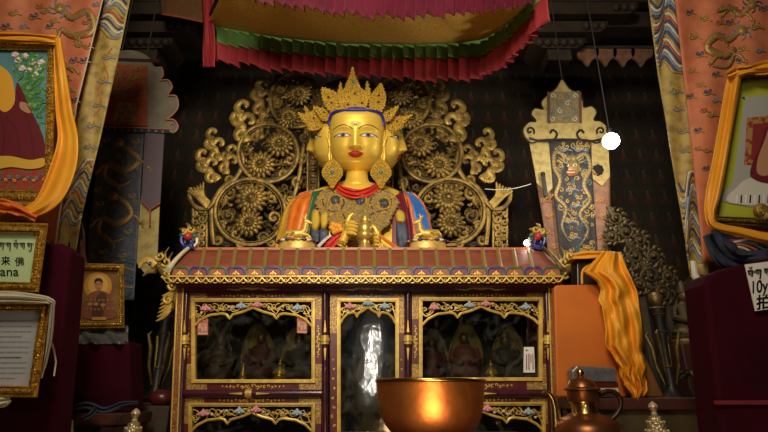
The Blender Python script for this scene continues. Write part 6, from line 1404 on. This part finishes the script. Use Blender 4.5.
# ================================================================== LAMPS IN VIEW
EMB = mat('lit_bulb_glass', (1, 1, 1), .5, 0, emit=((1, .97, .90), 30))
o = P(611, 141, 2.55); kb_ = S(141, 2.55)
bl = thing('light_bulb', 'bright white bare bulb hanging from a cord beside the gold topped hanging', 'lamp', o)
b = MB(); b.ball(o, 8*kb_, EMB, 24, 16); b.build('glass_bulb', bl)
b = MB(); b.lathe([(2.4*kb_, 5*kb_), (3*kb_, 7*kb_), (3*kb_, 13*kb_), (1*kb_, 15*kb_)], o, BLACKP, 16); b.build('socket', bl)
b = MB(); b.tube([o+Vector((0, 0, 13*kb_)), Vector((o.x, o.y, 5.7))], .004, BLACKP, 6); b.build('cord', bl)
o2 = P(527, 243, 2.27); k3 = S(243, 2.27)
sl = thing('small_spotlight', 'tiny lit spotlight beside the jewelled ornament at the roof corner', 'lamp', o2)
b = MB(); b.ball(o2, (3.0*k3, 2*k3, 3.0*k3), EMB, 14, 10); b.build('lens', sl)
b = MB(); b.lathe([(2*k3, 0), (3.6*k3, 1*k3), (3.6*k3, 5*k3), (1*k3, 6*k3)], o2+Vector((0, .004, 0)), BLACKP, 16, 1, Matrix.Rotation(-PI/2, 3, 'X')); b.tube([o2+Vector((0, .015, 0)), o2+Vector((0, .015, -.05))], .004, BLACKP, 6); b.build('housing', sl)
b = MB(); pw = [P(485, 189, 3.02)*(1-t)+P(531, 184, 2.98)*t-Vector((0, 0, .02*math.sin(PI*t))) for t in [i/12 for i in range(13)]]; b.tube(pw, .003, WHITEP, 6); tag(b.build('tie_wire'), 'thin pale wire from the carved throne back wing to the tall hanging', 'wire')
def point(name, loc, power, col, r=.03):
    l = bpy.data.lights.new(name, 'POINT'); l.energy = power; l.color = col; l.shadow_soft_size = r; q = bpy.data.objects.new(name, l); COL.objects.link(q); q.location = loc
point('bulb_light', o-Vector((0, .02, .11)), 9, (1, .93, .78), .04)
# ================================================================== LIGHT
w = bpy.data.worlds.new('world'); sc.world = w; w.use_nodes = True
w.node_tree.nodes['Background'].inputs['Color'].default_value = (.75, .85, 1, 1); w.node_tree.nodes['Background'].inputs['Strength'].default_value = .04
def area(name, loc, target, sx, sy, power, col):
    l = bpy.data.lights.new(name, 'AREA'); l.shape = 'RECTANGLE'; l.size = sx; l.size_y = sy; l.energy = power; l.color = col
    o = bpy.data.objects.new(name, l); COL.objects.link(o); o.location = loc
    o.rotation_euler = (Vector(target)-Vector(loc)).to_track_quat('-Z', 'Y').to_euler(); return o
def spot(name, loc, target, ang, power, col, r=.05, blend=.5):
    l = bpy.data.lights.new(name, 'SPOT'); l.spot_size = math.radians(ang); l.spot_blend = blend; l.energy = power; l.color = col; l.shadow_soft_size = r
    o = bpy.data.objects.new(name, l); COL.objects.link(o); o.location = loc
    o.rotation_euler = (Vector(target)-Vector(loc)).to_track_quat('-Z', 'Y').to_euler(); return o
area('doorway_daylight', (-.2, -4.1, 1.9), (-.1, 2.2, 1.9), .05, 1.0, 10, (1, .93, .82))
area('hall_lamp', (-.4, -1.0, 4.3), (-.1, 2.8, 2.4), 1.0, 1.0, 75, (1, .86, .62))
spot('statue_lamp', (-.35, -.7, 2.75), (0, 2.8, 2.62), 66, 300, (1, .88, .66), .25, 1.0)
point('butter_lamp_glow', (.12, .72, 1.17), 12, (1, .62, .28), .13)
sc.view_settings.view_transform = 'Standard'; sc.view_settings.look = 'None'; sc.view_settings.gamma = 1; sc.view_settings.use_curve_mapping = False
sc.view_settings.exposure = 0.0
